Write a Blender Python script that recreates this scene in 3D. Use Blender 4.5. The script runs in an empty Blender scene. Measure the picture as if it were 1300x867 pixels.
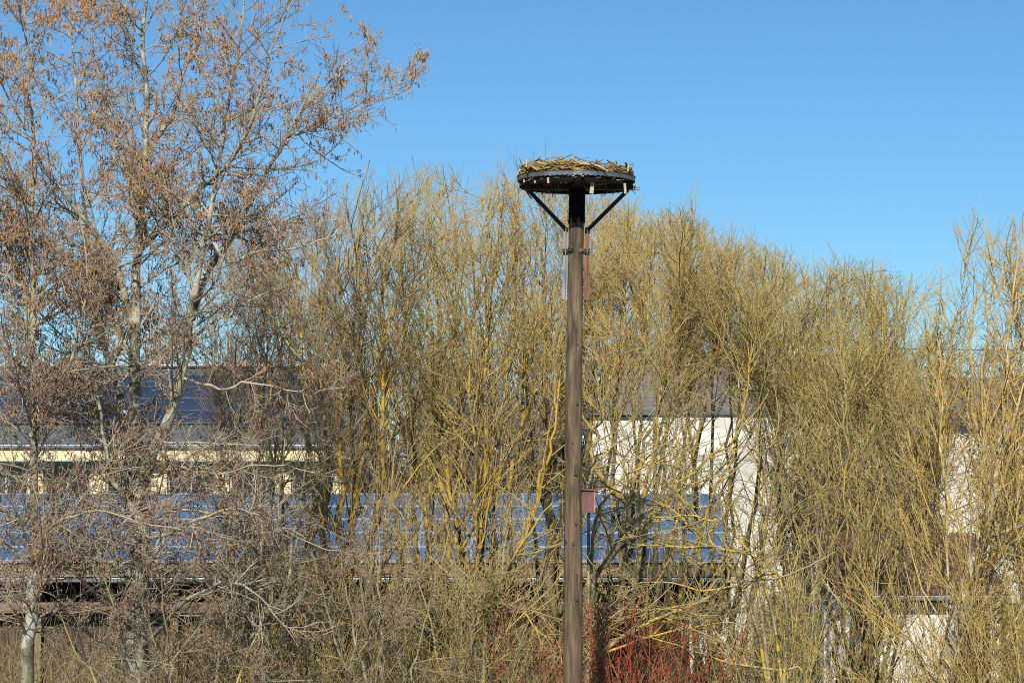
import bpy, bmesh, math, random
import numpy as np
from mathutils import Vector, Matrix

# ------------------------------------------------------------------ camera, world, sun, exposure
F = 3069.0                      # focal length in pixels of a 1300 wide frame (85 mm on 36 mm)
CAMZ = 4.5
PITCH = math.atan(167.0 / F)
scene = bpy.context.scene
col = scene.collection
cam_d = bpy.data.cameras.new('camera'); cam = bpy.data.objects.new('camera', cam_d); col.objects.link(cam)
cam_d.sensor_width = 36.0; cam_d.lens = 36.0 * F / 1300.0
cam_d.clip_start = 0.5; cam_d.clip_end = 6000
cam.location = (0, 0, CAMZ); cam.rotation_euler = (math.pi / 2 + PITCH, 0, 0)
scene.camera = cam
SUN_EL = math.radians(39); SUN_AZ = math.radians(6)      # azimuth: to the left of straight behind the camera
sv = Vector((-math.sin(SUN_AZ) * math.cos(SUN_EL), -math.cos(SUN_AZ) * math.cos(SUN_EL), math.sin(SUN_EL)))
w = bpy.data.worlds.new("World"); scene.world = w; w.use_nodes = True
nt = w.node_tree; nt.nodes.clear()
sky = nt.nodes.new('ShaderNodeTexSky'); sky.sky_type = 'NISHITA'; sky.sun_disc = False
sky.sun_elevation = SUN_EL; sky.sun_rotation = math.atan2(sv.x, sv.y)
sky.altitude = 4000; sky.air_density = 1.6; sky.dust_density = 0.0; sky.ozone_density = 10
bg = nt.nodes.new('ShaderNodeBackground'); bg.inputs[1].default_value = 0.083
wo = nt.nodes.new('ShaderNodeOutputWorld')
tint = nt.nodes.new('ShaderNodeMix'); tint.data_type = 'RGBA'; tint.blend_type = 'MULTIPLY'; tint.inputs[0].default_value = 1.0
tint.inputs[7].default_value = (0.87, 1.035, 0.985, 1)      # white balance of the photograph
nt.links.new(sky.outputs[0], tint.inputs[6]); nt.links.new(tint.outputs[2], bg.inputs[0]); nt.links.new(bg.outputs[0], wo.inputs[0])
sd = bpy.data.lights.new('sun', 'SUN'); sd.energy = 5.0; sd.angle = math.radians(0.5); sd.color = (1.0, 0.93, 0.82)
so = bpy.data.objects.new('sun', sd); col.objects.link(so)
so.rotation_euler = sv.to_track_quat('Z', 'Y').to_euler(); so.location = (0, -20, 30)
scene.view_settings.view_transform = 'Standard'; scene.view_settings.look = 'None'
scene.view_settings.gamma = 1; scene.view_settings.use_curve_mapping = False
scene.view_settings.exposure = 0.38
scene.render.engine = 'CYCLES'
scene.cycles.max_bounces = 5; scene.cycles.diffuse_bounces = 3; scene.cycles.glossy_bounces = 2
scene.cycles.pixel_filter_type = 'BLACKMAN_HARRIS'; scene.cycles.filter_width = 1.05
scene.cycles.use_denoising = False

rng = np.random.default_rng(11)
cp, sp = math.cos(PITCH), math.sin(PITCH)
def at(px, py, Y):
    """the point of the place at distance Y that the photo shows at px, py"""
    u = (px - 650.0) / F; v = (433.5 - py) / F
    d = np.array([u, cp - v * sp, sp + v * cp])
    return d * (Y / d[1]) + np.array([0, 0, CAMZ])

# ------------------------------------------------------------------ objects and tags
def tag(o, label=None, cat=None, group=None, kind=None):
    if label: o['label'] = label
    if cat: o['category'] = cat
    if group: o['group'] = group
    if kind: o['kind'] = kind
    return o
def empty(name, loc, label, cat, group=None, rz=0):
    o = bpy.data.objects.new(name, None); col.objects.link(o)
    o.location = tuple(loc); o.rotation_euler = (0, 0, rz); o.empty_display_size = 0.2
    return tag(o, label, cat, group)
def link_mesh(name, me, mat, parent=None):
    o = bpy.data.objects.new(name, me); col.objects.link(o)
    if mat: me.materials.append(mat)
    if parent is not None:
        o.parent = parent
    return o
class MB:
    """collects shapes for one mesh object"""
    def __init__(s): s.bm = bmesh.new()
    def box(s, c, size, rot=None, bevel=0.0):
        m = Matrix.Translation(Vector(tuple(c)))
        if rot is not None: m = m @ rot
        m = m @ Matrix.Diagonal((size[0], size[1], size[2], 1))
        r = bmesh.ops.create_cube(s.bm, size=1.0, matrix=m)
        if bevel:
            es = set()
            for v in r['verts']: es.update(v.link_edges)
            bmesh.ops.bevel(s.bm, geom=list(es), offset=bevel, segments=2, affect='EDGES', profile=0.6)
        return s
    def bar(s, a, b, wx, wy, bevel=0.0):
        a = Vector(tuple(a)); b = Vector(tuple(b)); d = b - a
        return s.box((a + b) / 2, (wx, wy, d.length), d.to_track_quat('Z', 'Y').to_matrix().to_4x4(), bevel)
    def poly(s, pts):
        s.bm.faces.new([s.bm.verts.new(tuple(p)) for p in pts]); return s
    def slab(s, quad, th):
        q = [Vector(tuple(p)) for p in quad]; n = (q[1] - q[0]).cross(q[-1] - q[0]).normalized() * th
        top = [s.bm.verts.new(p) for p in q]; bot = [s.bm.verts.new(p - n) for p in q]
        s.bm.faces.new(top); s.bm.faces.new(bot[::-1])
        for i in range(len(q)):
            j = (i + 1) % len(q); s.bm.faces.new([top[j], top[i], bot[i], bot[j]])
        return s
    def build(s, name, mat, parent=None, smooth=False):
        bmesh.ops.recalc_face_normals(s.bm, faces=s.bm.faces)
        me = bpy.data.meshes.new(name); s.bm.to_mesh(me); s.bm.free()
        if smooth:
            for p in me.polygons: p.use_smooth = True
        return link_mesh(name, me, mat, parent)

# ------------------------------------------------------------------ materials
def newmat(name):
    m = bpy.data.materials.new(name); m.use_nodes = True
    n = m.node_tree.nodes; b = n['Principled BSDF']; return m, m.node_tree, b
def nd(t, typ, **kw):
    n = t.nodes.new(typ)
    for k, v in kw.items(): setattr(n, k, v)
    return n
def ramp(t, src, stops):
    r = nd(t, 'ShaderNodeValToRGB'); cr = r.color_ramp
    while len(cr.elements) < len(stops): cr.elements.new(0.5)
    for e, (p, c) in zip(cr.elements, stops):
        e.position = p; e.color = (c, c, c, 1) if isinstance(c, (int, float)) else (*c, 1)
    t.links.new(src, r.inputs[0]); return r.outputs[0]
def mix(t, f, a, b, mode='MIX'):
    m = nd(t, 'ShaderNodeMix', data_type='RGBA', blend_type=mode)
    for sock, v in ((m.inputs[0], f), (m.inputs[6], a), (m.inputs[7], b)):
        if isinstance(v, (int, float)): sock.default_value = v
        elif isinstance(v, tuple): sock.default_value = (*v, 1)
        else: t.links.new(v, sock)
    return m.outputs[2]
def mth(t, op, a, b=0.0):
    m = nd(t, 'ShaderNodeMath', operation=op)
    for i, v in enumerate((a, b)):
        if isinstance(v, (int, float)): m.inputs[i].default_value = v
        else: t.links.new(v, m.inputs[i])
    return m.outputs[0]
def noise(t, scale, detail=3, vec=None, stretch=None, rough=0.6):
    n = nd(t, 'ShaderNodeTexNoise'); n.inputs['Scale'].default_value = scale
    n.inputs['Detail'].default_value = detail; n.inputs['Roughness'].default_value = rough
    tc = nd(t, 'ShaderNodeTexCoord'); src = tc.outputs['Object']
    if stretch:
        mp = nd(t, 'ShaderNodeMapping'); mp.inputs['Scale'].default_value = stretch
        t.links.new(src, mp.inputs[0]); src = mp.outputs[0]
    t.links.new(src, n.inputs['Vector']); return n.outputs[0]
def bump(t, b, h, strength=0.4, dist=0.01):
    bn = nd(t, 'ShaderNodeBump'); bn.inputs['Strength'].default_value = strength; bn.inputs['Distance'].default_value = dist
    t.links.new(h, bn.inputs['Height']); t.links.new(bn.outputs[0], b.inputs['Normal'])

def mat_simple(name, c1, c2, scale=4, rough=0.7, stretch=None, metal=0.0, bmp=0.2, detail=4, lo=0.35, hi=0.65):
    m, t, b = newmat(name)
    n = noise(t, scale, detail, stretch=stretch)
    c = ramp(t, n, [(lo, c1), (hi, c2)])
    t.links.new(c, b.inputs['Base Color']); b.inputs['Roughness'].default_value = rough; b.inputs['Metallic'].default_value = metal
    if bmp: bump(t, b, n, bmp, 0.01)
    return m

def mat_bark(name, thick, thin1, thin2, lichen, lich_amt, pale=None, pale_amt=0.0, lo=0.006, hi=0.02, lscale=8.0):
    """bark driven by the branch's own radius ('rad') and a per-branch number ('rnd')"""
    m, t, b = newmat(name)
    ra = nd(t, 'ShaderNodeAttribute', attribute_name='rad').outputs['Fac']
    rn = nd(t, 'ShaderNodeAttribute', attribute_name='rnd').outputs['Fac']
    tw = mix(t, rn, thin1, thin2)
    n1 = noise(t, 9, 4, stretch=(1, 1, 0.35))
    bk = mix(t, ramp(t, n1, [(0.40, 0.0), (0.60, 1.0)]), tuple(c * 0.42 for c in thick), tuple(c * 1.3 for c in thick))
    nq = noise(t, 24, 4); bk = mix(t, ramp(t, nq, [(0.54, 0.0), (0.62, .75)]), bk, tuple(c * 0.25 for c in thick))
    if pale:
        n2 = noise(t, 3.2, 5)
        bk = mix(t, mth(t, 'MULTIPLY', ramp(t, n2, [(0.46, 0.0), (0.56, 1.0)]), pale_amt), bk, pale)
    mr = nd(t, 'ShaderNodeMapRange'); t.links.new(ra, mr.inputs[0])
    mr.inputs[1].default_value = lo; mr.inputs[2].default_value = hi
    c = mix(t, mr.outputs[0], tw, bk)
    # lichen: patches that grow on mid sized wood
    n3 = noise(t, lscale, 3)
    n4 = noise(t, 0.55, 2)
    msk = mth(t, 'ADD', n3, mth(t, 'MULTIPLY', mth(t, 'SUBTRACT', n4, 0.5), 0.9))
    msk = mth(t, 'ADD', msk, mth(t, 'MULTIPLY', mth(t, 'SUBTRACT', rn, 0.5), 0.10))
    msk = ramp(t, msk, [(0.60 - 0.14 * lich_amt, 0.0), (0.64 - 0.14 * lich_amt, 1.0)])
    m2 = nd(t, 'ShaderNodeMapRange'); t.links.new(ra, m2.inputs[0])
    m2.inputs[1].default_value = 0.0045; m2.inputs[2].default_value = 0.011
    m3 = nd(t, 'ShaderNodeMapRange'); t.links.new(ra, m3.inputs[0])
    m3.inputs[1].default_value = 0.02; m3.inputs[2].default_value = 0.06; m3.inputs[3].default_value = 1; m3.inputs[4].default_value = 0.18
    fac = mth(t, 'MULTIPLY', mth(t, 'MULTIPLY', msk, m2.outputs[0]), mth(t, 'MULTIPLY', m3.outputs[0], min(1.0, lich_amt * 1.6)))
    c = mix(t, fac, c, lichen)
    t.links.new(c, b.inputs['Base Color']); b.inputs['Roughness'].default_value = 0.75
    b.inputs['Specular IOR Level'].default_value = 0.3
    bump(t, b, noise(t, 45, 3, stretch=(1, 1, 0.3)), 0.5, 0.01)
    return m

LICH = (0.47, 0.31, 0.035)
M_WILLOW = mat_bark('willow_bark', (0.17, 0.135, 0.075), (0.46, 0.355, 0.125), (0.32, 0.225, 0.09), LICH, 0.62)
M_WILLOW2 = mat_bark('olive_willow_bark', (0.16, 0.135, 0.07), (0.47, 0.38, 0.14), (0.31, 0.24, 0.095), LICH, 0.35)
M_WILLOW3 = mat_bark('tawny_willow_bark', (0.44, 0.40, 0.29), (0.50, 0.38, 0.12), (0.38, 0.26, 0.09), (0.46, 0.26, 0.03), 0.45)
M_ALDER = mat_bark('alder_bark', (0.20, 0.185, 0.13), (0.42, 0.36, 0.26), (0.24, 0.19, 0.135), (0.42, 0.32, 0.07), 0.30,
                   pale=(0.44, 0.43, 0.36), pale_amt=0.8)
M_GREY = mat_bark('grey_twig_bark', (0.2, 0.18, 0.12), (0.31, 0.26, 0.15), (0.19, 0.15, 0.10), (0.42, 0.32, 0.05), 0.3, pale=(0.45, 0.43, 0.36), pale_amt=0.6)
M_FAR = mat_bark('far_tree_bark', (0.12, 0.10, 0.07), (0.25, 0.20, 0.13), (0.19, 0.15, 0.12), (0.3, 0.22, 0.06), 0.1)
M_RED = mat_bark('dogwood_bark', (0.24, 0.055, 0.03), (0.36, 0.08, 0.04), (0.22, 0.075, 0.04), (0.3, 0.05, 0.03), 0.0)
M_UNDER = mat_bark('undergrowth_stems', (0.13, 0.11, 0.05), (0.33, 0.28, 0.12), (0.15, 0.11, 0.05), LICH, 0.2)
M_WILLOWB = mat_bark('brown_willow_bark', (0.18, 0.145, 0.085), (0.41, 0.32, 0.145), (0.28, 0.19, 0.10), LICH, 0.62)
M_BROWN = mat_bark('grey_brown_bark', (0.19, 0.165, 0.12), (0.36, 0.28, 0.17), (0.25, 0.175, 0.115), LICH, 0.35)
M_OSIER = mat_bark('osier_bark', (0.30, 0.24, 0.08), (0.42, 0.32, 0.10), (0.33, 0.24, 0.09), LICH, 0.4)
def mat_catkin(name, c1, c2, c3):
    m, t, b = newmat(name)
    rn = nd(t, 'ShaderNodeAttribute', attribute_name='rnd').outputs['Fac']
    t.links.new(ramp(t, rn, [(0.0, c1), (0.5, c2), (1.0, c3)]), b.inputs['Base Color'])
    b.inputs['Roughness'].default_value = 0.8
    bump(t, b, noise(t, 180, 2), 0.6, 0.004)
    return m
M_CATK = mat_catkin('alder_catkin', (0.11, 0.07, 0.058), (0.31, 0.17, 0.095), (0.60, 0.30, 0.045))
M_CATK2 = mat_catkin('mauve_catkin', (0.10, 0.075, 0.06), (0.26, 0.17, 0.125), (0.34, 0.21, 0.12))
M_CATKH = mat_catkin('hazel_catkin', (0.25, 0.15, 0.05), (0.42, 0.28, 0.07), (0.50, 0.34, 0.08))

# ------------------------------------------------------------------ branch growing (numpy)
UP = np.array([0, 0, 1.0])
def nrm(a): return a / np.maximum(np.linalg.norm(a, axis=-1, keepdims=True), 1e-9)
def grow(st, di, ln, r0, r1, K, wob, trop, power=1.0):
    N = len(st); pts = np.empty((N, K + 1, 3)); pts[:, 0] = st; d = nrm(di)
    drift = rng.normal(0, 1, (N, 3)) * wob * 0.6
    for k in range(K):
        d = nrm(d + rng.normal(0, 1, (N, 3)) * wob + drift + trop)
        pts[:, k + 1] = pts[:, k] + d * (ln / K)[:, None]
    tt = np.linspace(0, 1, K + 1)[None, :] ** power
    rad = r0[:, None] * (1 - tt) + r1[:, None] * tt
    return (pts, rad, rng.random(N))
def curve(pts, r0, r1, n=14, wob=0.0):
    """a limb given by a few points, smoothed and resampled"""
    p = np.array(pts, float)
    P = np.vstack([2 * p[0] - p[1], p, 2 * p[-1] - p[-2]])
    out = []
    segs = len(p) - 1
    for s in np.linspace(0, segs - 1e-6, n):
        i = int(s); t = s - i; a, b, c, d = P[i], P[i + 1], P[i + 2], P[i + 3]
        out.append(0.5 * ((2 * b) + (c - a) * t + (2 * a - 5 * b + 4 * c - d) * t * t + (3 * b - a - 3 * c + d) * t ** 3))
    out = np.array(out)
    if wob: out[1:-1] += rng.normal(0, wob, (n - 2, 3))
    rad = r1 + (r0 - r1) * (1 - np.linspace(0, 1, n)) ** 1.45
    return (out[None], rad[None], rng.random(1))
def children(par, n, tmin, tmax, ang, angsd, ratio, lo, hi, rr, r1, K, wob, trop, taper=0.55, azb=None, rmax=1.0, thin=None, tpow=1.0):
    """n children spread over the parent set (by length)"""
    outs = []
    lens = [np.linalg.norm(np.diff(p, axis=1), axis=2).sum(1) for p, _, _ in par]
    tot = sum(l.sum() for l in lens)
    for (p, r, q), l in zip(par, lens):
        m = int(round(n * l.sum() / tot))
        if m < 1: continue
        idx = rng.choice(len(p), m, p=l / l.sum())
        t = tmin + (tmax - tmin) * rng.random(m) ** tpow
        s = t * (p.shape[1] - 1); i = np.minimum(s.astype(int), p.shape[1] - 2); f = (s - i)[:, None]
        a = p[idx, i]; b = p[idx, i + 1]
        pos = a * (1 - f) + b * f; T = nrm(b - a)
        rp = r[idx, i] * (1 - f[:, 0]) + r[idx, i + 1] * f[:, 0]
        rv = nrm(rng.normal(0, 1, (m, 3)) + (0 if azb is None else np.array(azb)))
        perp = nrm(rv - (rv * T).sum(1)[:, None] * T)
        an = np.radians(np.clip(rng.normal(ang, angsd, m), 8, 110))[:, None]
        d = np.cos(an) * T + np.sin(an) * perp
        L = np.clip(l[idx] * ratio, lo, hi) * (1 - taper * t) * rng.uniform(0.6, 1.25, m)
        r0 = np.minimum(rp * rr, rmax) * rng.uniform(0.75, 1.1, m); r0 = np.maximum(r0, r1)
        if thin is not None:       # old wood low down has shed most of its twigs
            keep = np.interp(pos[:, 2], [thin[0] - .7, thin[0] + .5], [thin[1], 1.0])
            k = rng.random(m) < keep; pos, d, L, r0 = pos[k], d[k], L[k], r0[k]
        outs.append(grow(pos, d, L, r0, np.full(len(pos), r1), K, wob, np.array(trop, float)))
    return outs
def cap(groups, fn):
    """leave out branches whose tip or root the test rejects"""
    out = []
    for p, r, q in groups:
        k = fn(p[:, -1]) & fn(p[:, p.shape[1] // 2])
        if k.any(): out.append((p[k], r[k], q[k]))
    return out
def tubes(name, groups, sides, mat, parent, origin):
    V = []; Fc = []; R = []; Q = []; base = 0
    for (p, r, q), S in zip(groups, sides):
        N, P, _ = p.shape
        if N == 0: continue
        T = np.empty_like(p); T[:, 1:-1] = p[:, 2:] - p[:, :-2]; T[:, 0] = p[:, 1] - p[:, 0]; T[:, -1] = p[:, -1] - p[:, -2]
        T = nrm(T)
        md = nrm(p[:, -1] - p[:, 0]); ref = np.where(np.abs(md[:, 2:3]) > 0.75, np.array([[1.0, 0.15, 0]]), np.array([[0.1, 0.1, 1.0]]))
        u = nrm(np.cross(T, ref[:, None, :])); v = np.cross(T, u)
        th = np.arange(S) / S * 2 * np.pi
        ring = p[:, :, None] + r[:, :, None, None] * (np.cos(th)[None, None, :, None] * u[:, :, None] + np.sin(th)[None, None, :, None] * v[:, :, None])
        V.append(ring.reshape(-1, 3)); R.append(np.repeat(r.reshape(-1), S)); Q.append(np.repeat(q, P * S))
        ids = base + np.arange(N * P * S).reshape(N, P, S)
        a = ids[:, :-1]; b = ids[:, 1:]
        f = np.stack([a, np.roll(a, -1, 2), np.roll(b, -1, 2), b], -1)
        Fc.append(f.reshape(-1, 4)); base += N * P * S
    V = np.vstack(V) - np.array(origin); Fc = np.vstack(Fc)
    return npmesh(name, V, Fc, np.concatenate(R), np.concatenate(Q), mat, parent)
def npmesh(name, V, Fc, R, Q, mat, parent, smooth=True):
    me = bpy.data.meshes.new(name)
    me.vertices.add(len(V)); me.vertices.foreach_set('co', V.astype(np.float32).ravel())
    k = Fc.shape[1]
    me.loops.add(Fc.size); me.loops.foreach_set('vertex_index', Fc.astype(np.int32).ravel())
    me.polygons.add(len(Fc)); me.polygons.foreach_set('loop_start', (np.arange(len(Fc)) * k).astype(np.int32))
    me.polygons.foreach_set('use_smooth', np.full(len(Fc), smooth))
    for nm, arr in (('rad', R), ('rnd', Q)):
        if arr is not None:
            at_ = me.attributes.new(nm, 'FLOAT', 'POINT'); at_.data.foreach_set('value', arr.astype(np.float32))
    me.update(calc_edges=True)
    return link_mesh(name, me, mat, parent)
def catkins(name, groups, n, mat, parent, origin, lmin=0.03, lmax=0.06, rw=0.0065, per=3, sway=0.25, qfn=None, zw=None):
    """small hanging catkins, in clusters near the twigs' ends"""
    P = np.vstack([g[0].reshape(-1, 3) if False else g[0][:, g[0].shape[1] // 2:].reshape(-1, 3) for g in groups])
    f = 1.7; w_ = np.sin(P[:, 0] * f * 2.3 + 1) * np.sin(P[:, 1] * f * 1.9 + 2) + np.sin(P[:, 2] * f * 2.1 + P[:, 0] * 2.0)
    w_ = np.clip(.55 + .22 * w_ + rng.normal(0, .2, len(P)), .06, 1.2); w_ *= 1 if zw is None else np.interp(P[:, 2], zw[0], zw[1])
    c = P[rng.choice(len(P), n, p=w_ / w_.sum())]
    c = np.repeat(c, per, 0) + rng.normal(0, 0.018, (n * per, 3)); N = len(c)
    L = rng.uniform(lmin, lmax, N)[:, None]
    d = nrm(np.array([0, 0, -1.0]) + rng.normal(0, sway, (N, 3)))
    u = nrm(np.cross(d, rng.normal(0, 1, (N, 3)))); v = np.cross(d, u)
    prof = [(0.0, 0.25), (0.3, 1.0), (0.8, 0.9), (1.0, 0.15)]
    rr = rw * rng.uniform(0.7, 1.25, N)
    S = 4; rings = []
    for t, s in prof:
        cc = c + d * L * t
        for k in range(S):
            a = k / S * 2 * math.pi
            rings.append(cc + (math.cos(a) * u + math.sin(a) * v) * (rr * s)[:, None])
    V = np.stack(rings, 1)  # N, 16, 3
    f = []
    for j in range(3):
        for k in range(S): f.append([j * S + k, j * S + (k + 1) % S, (j + 1) * S + (k + 1) % S, (j + 1) * S + k])
    f.append([3 * S + k for k in range(S)])
    f = np.array(f); Fc = (np.arange(N) * 16)[:, None, None] + f[None]
    q = np.clip(rng.normal(0.5, 0.24, N), 0, 1) if qfn is None else qfn(c)
    return npmesh(name, V.reshape(-1, 3) - np.array(origin), Fc.reshape(-1, 4), None, np.repeat(q, 16), mat, parent)

# skyline of the trees: nothing of the middle trees rises above it (their real crown height at their real distance)
SKY = np.array([(300, 250), (380, 235), (420, 225), (462, 190), (500, 205), (545, 188), (600, 200), (650, 172), (700, 188), (760, 225), (830, 248), (880, 246),
                (930, 283), (980, 288), (1030, 315), (1080, 315), (1125, 318), (1165, 338), (1185, 288), (1230, 246), (1262, 264), (1290, 246), (1400, 230)], float)

# ------------------------------------------------------------------ setting: ground
def ground():
    m, t, b = newmat('leaf_litter')
    n1 = noise(t, 0.35, 6); n2 = noise(t, 9, 5)
    c = mix(t, ramp(t, n1, [(0.4, 0.0), (0.6, 1.0)]), (0.10, 0.075, 0.035), (0.075, 0.085, 0.028))
    c = mix(t, ramp(t, n2, [(0.35, 0.0), (0.7, 1.0)]), c, (0.17, 0.125, 0.06))
    t.links.new(c, b.inputs['Base Color']); b.inputs['Roughness'].default_value = 0.95
    bump(t, b, n2, 0.8, 0.06)
    bm = bmesh.new()
    xs = [-2500, -600, -150] + list(np.linspace(-60, 60, 61)) + [150, 600, 2500]
    ys = [-300, -60] + list(np.linspace(-20, 120, 71)) + [250, 800, 3500]
    r = random.Random(3); vs = []
    for y in ys:
        row = []
        for x in xs:
            z = 0.05 * math.sin(x * 0.31 + 1) * math.cos(y * 0.23) + 0.04 * math.sin(x * 0.83 + y * 0.7) - 0.06
            row.append(bm.verts.new((x, y, z)))
        vs.append(row)
    for j in range(len(ys) - 1):
        for i in range(len(xs) - 1):
            bm.faces.new([vs[j][i], vs[j][i + 1], vs[j + 1][i + 1], vs[j + 1][i]])
    me = bpy.data.meshes.new('ground'); bm.to_mesh(me); bm.free()
    tag(link_mesh('ground', me, m), kind='structure')
ground()

# ------------------------------------------------------------------ buildings
M_PANEL = None
def mat_panel(name, base, line, rough=0.18):
    m, t, b = newmat(name)
    n = noise(t, 0.6, 3)
    cell = mix(t, ramp(t, n, [(0.35, 0.0), (0.65, 1.0)]), base, tuple(c * 1.35 for c in base))
    tc = nd(t, 'ShaderNodeTexCoord'); mp = nd(t, 'ShaderNodeMapping'); t.links.new(tc.outputs['Object'], mp.inputs[0])
    br = nd(t, 'ShaderNodeTexBrick'); br.offset = 0.0
    br.inputs['Scale'].default_value = 1; br.inputs['Mortar Size'].default_value = 0.006; br.inputs['Brick Width'].default_value = 0.16; br.inputs['Row Height'].default_value = 0.16
    t.links.new(mp.outputs[0], br.inputs['Vector'])
    c = mix(t, br.outputs['Fac'], cell, line)
    t.links.new(c, b.inputs['Base Color']); b.inputs['Roughness'].default_value = rough
    b.inputs['Specular IOR Level'].default_value = 0.6
    return m
M_PV = mat_panel('blue_solar_cells', (0.055, 0.105, 0.19), (0.085, 0.14, 0.24), 0.35)
M_PVD = mat_panel('dark_solar_cells', (0.022, 0.032, 0.055), (0.035, 0.048, 0.075), 0.35)
M_ALU = mat_simple('aluminium', (0.26, 0.30, 0.35), (0.40, 0.44, 0.50), 3, 0.45, bmp=0)
M_SLATE = mat_simple('grey_roof_sheet', (0.055, 0.068, 0.068), (0.105, 0.12, 0.118), 1.4, 0.75)
M_CREAM = mat_simple('cream_render', (0.62, 0.52, 0.30), (0.72, 0.62, 0.38), 1.1, 0.85, bmp=0.1)
M_WHITE = mat_simple('white_render', (0.46, 0.45, 0.40), (0.68, 0.67, 0.62), 0.9, 0.85, bmp=0.15, detail=7)
M_TILE = mat_simple('grey_roof_tiles', (0.11, 0.10, 0.088), (0.19, 0.17, 0.15), 3.0, 0.85)
M_REDT = mat_simple('dull_red_roof_tiles', (0.055, 0.033, 0.024), (0.13, 0.068, 0.047), 3.5, 0.85)
M_DARKW = mat_simple('dark_shed_boards', (0.035, 0.025, 0.018), (0.10, 0.065, 0.045), 2.2, 0.85, stretch=(7, 1, 0.6))
M_BEAM = mat_simple('brown_beam', (0.10, 0.06, 0.045), (0.20, 0.125, 0.09), 1.2, 0.8, stretch=(0.5, 3, 8))
M_OAK = mat_simple('weathered_timber', (0.13, 0.10, 0.06), (0.26, 0.21, 0.13), 1.6, 0.85, stretch=(0.6, 3, 8))
M_GLASS = mat_simple('dark_glass', (0.012, 0.014, 0.016), (0.03, 0.034, 0.04), 0.5, 0.08, bmp=0)
M_FRAME = mat_simple('grey_white_frames', (0.3, 0.3, 0.3), (0.46, 0.46, 0.45), 2, 0.5, bmp=0)
M_ZINC = mat_simple('zinc', (0.13, 0.15, 0.17), (0.22, 0.245, 0.27), 2, 0.45, metal=0.4, bmp=0.05)

def shed():
    Y0, Y1 = 50.0, 54.4
    a = at(-150, 718, Y0); b = at(925, 716, Y0); c = at(895, 632, Y1); d = at(-150, 630, Y1)
    for p in (a, b): p[1] = Y0
    zl = (a[2] + b[2]) / 2; zh = (c[2] + d[2]) / 2
    a[2] = b[2] = zl; c[2] = d[2] = zh
    x0, x1 = a[0], b[0] + 0.2
    r = empty('open_shed', ((x0 + x1) / 2, Y0 + 2, 0), 'long low timber shed with a blue solar panel roof behind the trees', 'shed')
    o = np.array(r.location)
    S = lambda x, y, z: (x - o[0], y - o[1], z)
    MB().slab([S(x0, Y0, zl), S(x1, Y0, zl), S(x1, Y1, zh), S(x0, Y1, zh)], 0.12).build('roof_deck', M_OAK, r)
    rows, cols = 5, 16
    ex = Vector((1, 0, 0)); sl = Vector((0, Y1 - Y0, zh - zl)); Ls = sl.length; ey = sl.normalized(); ez = ex.cross(ey)
    pw = (x1 - x0) / cols; ph = Ls / rows
    rot = Matrix((ex, ey, ez)).transposed().to_4x4()
    proto = None
    for j in range(rows):
        for i in range(cols):
            c0 = Vector(S(x0, Y0, zl)) + ex * (pw * (i + .5)) + ey * (ph * (j + .5)) + ez * 0.07
            if proto is None:
                fr = MB()
                for sx in (-1, 1): fr.box((sx * (pw / 2 - 0.012), 0, 0), (0.016, ph - 0.006, 0.04))
                for sy in (-1, 1): fr.box((0, sy * (ph / 2 - 0.022), 0), (pw - 0.042, 0.036, 0.045))
                pan = MB().box((0, 0, 0), (pw - 0.04, ph - 0.09, 0.03)).build('solar_panel', M_PV, r)
                f = fr.build('panel_frame', M_ALU, pan); proto = (pan, f)
            else:
                pan = proto[0].copy(); f = proto[1].copy(); col.objects.link(pan); col.objects.link(f); f.parent = pan; pan.parent = r
            pan.matrix_local = Matrix.Translation(c0) @ rot
    MB().box(((x0 + x1) / 2 - o[0], Y0 - 0.03 - o[1], zl - 0.16), (x1 - x0, 0.05, 0.16)).build('fascia', M_OAK, r)
    g = MB().box(((x0 + x1) / 2 - o[0], Y0 - 0.14 - o[1], zl - 0.3), (x1 - x0, 0.12, 0.09), bevel=0.02)
    g.build('gutter', M_ZINC, r)
    zb = at(0, 771, Y0 + .3)[2]
    MB().box(((x0 + x1) / 2 - o[0] , Y0 + .3 - o[1], zb), (x1 - x0 - 0.3, 0.12, 0.22)).build('cross_beam', M_BEAM, r)
    n = 7
    for i in range(n):
        x = x0 + 0.3 + (x1 - x0 - 0.6) * i / (n - 1)
        MB().box((x - o[0], Y0 + 0.45 - o[1], (zl - 0.2) / 2), (0.16, 0.16, zl - 0.2), bevel=0.01).build('post', M_OAK, r)
    # board cladding below the beam and the back wall
    bd = MB(); x = x0 + 0.1; rr = random.Random(5)
    while x < x1 - 0.2:
        bd.box((x - o[0], Y0 + 0.62 - o[1] + rr.uniform(-.006, .006), (zb - 0.2) / 2), (0.145, 0.03, zb - 0.2)); x += 0.155
    bd.build('board_wall', M_DARKW, r)
    MB().box(((x0 + x1) / 2 - o[0], Y1 - 0.1 - o[1], (zh - 0.4) / 2), (x1 - x0 - .4, 0.12, zh - 0.4)).build('back_wall', M_DARKW, r)
    for sx, xx in ((-1, x0 + .1), (1, x1 - .1)):
        MB().slab([S(xx, Y0 + .7, 0), S(xx, Y1 - .2, 0), S(xx, Y1 - .2, zh - .25), S(xx, Y0 + .7, zl - .05)], 0.1).build('side_wall', M_DARKW, r)
shed()

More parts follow.
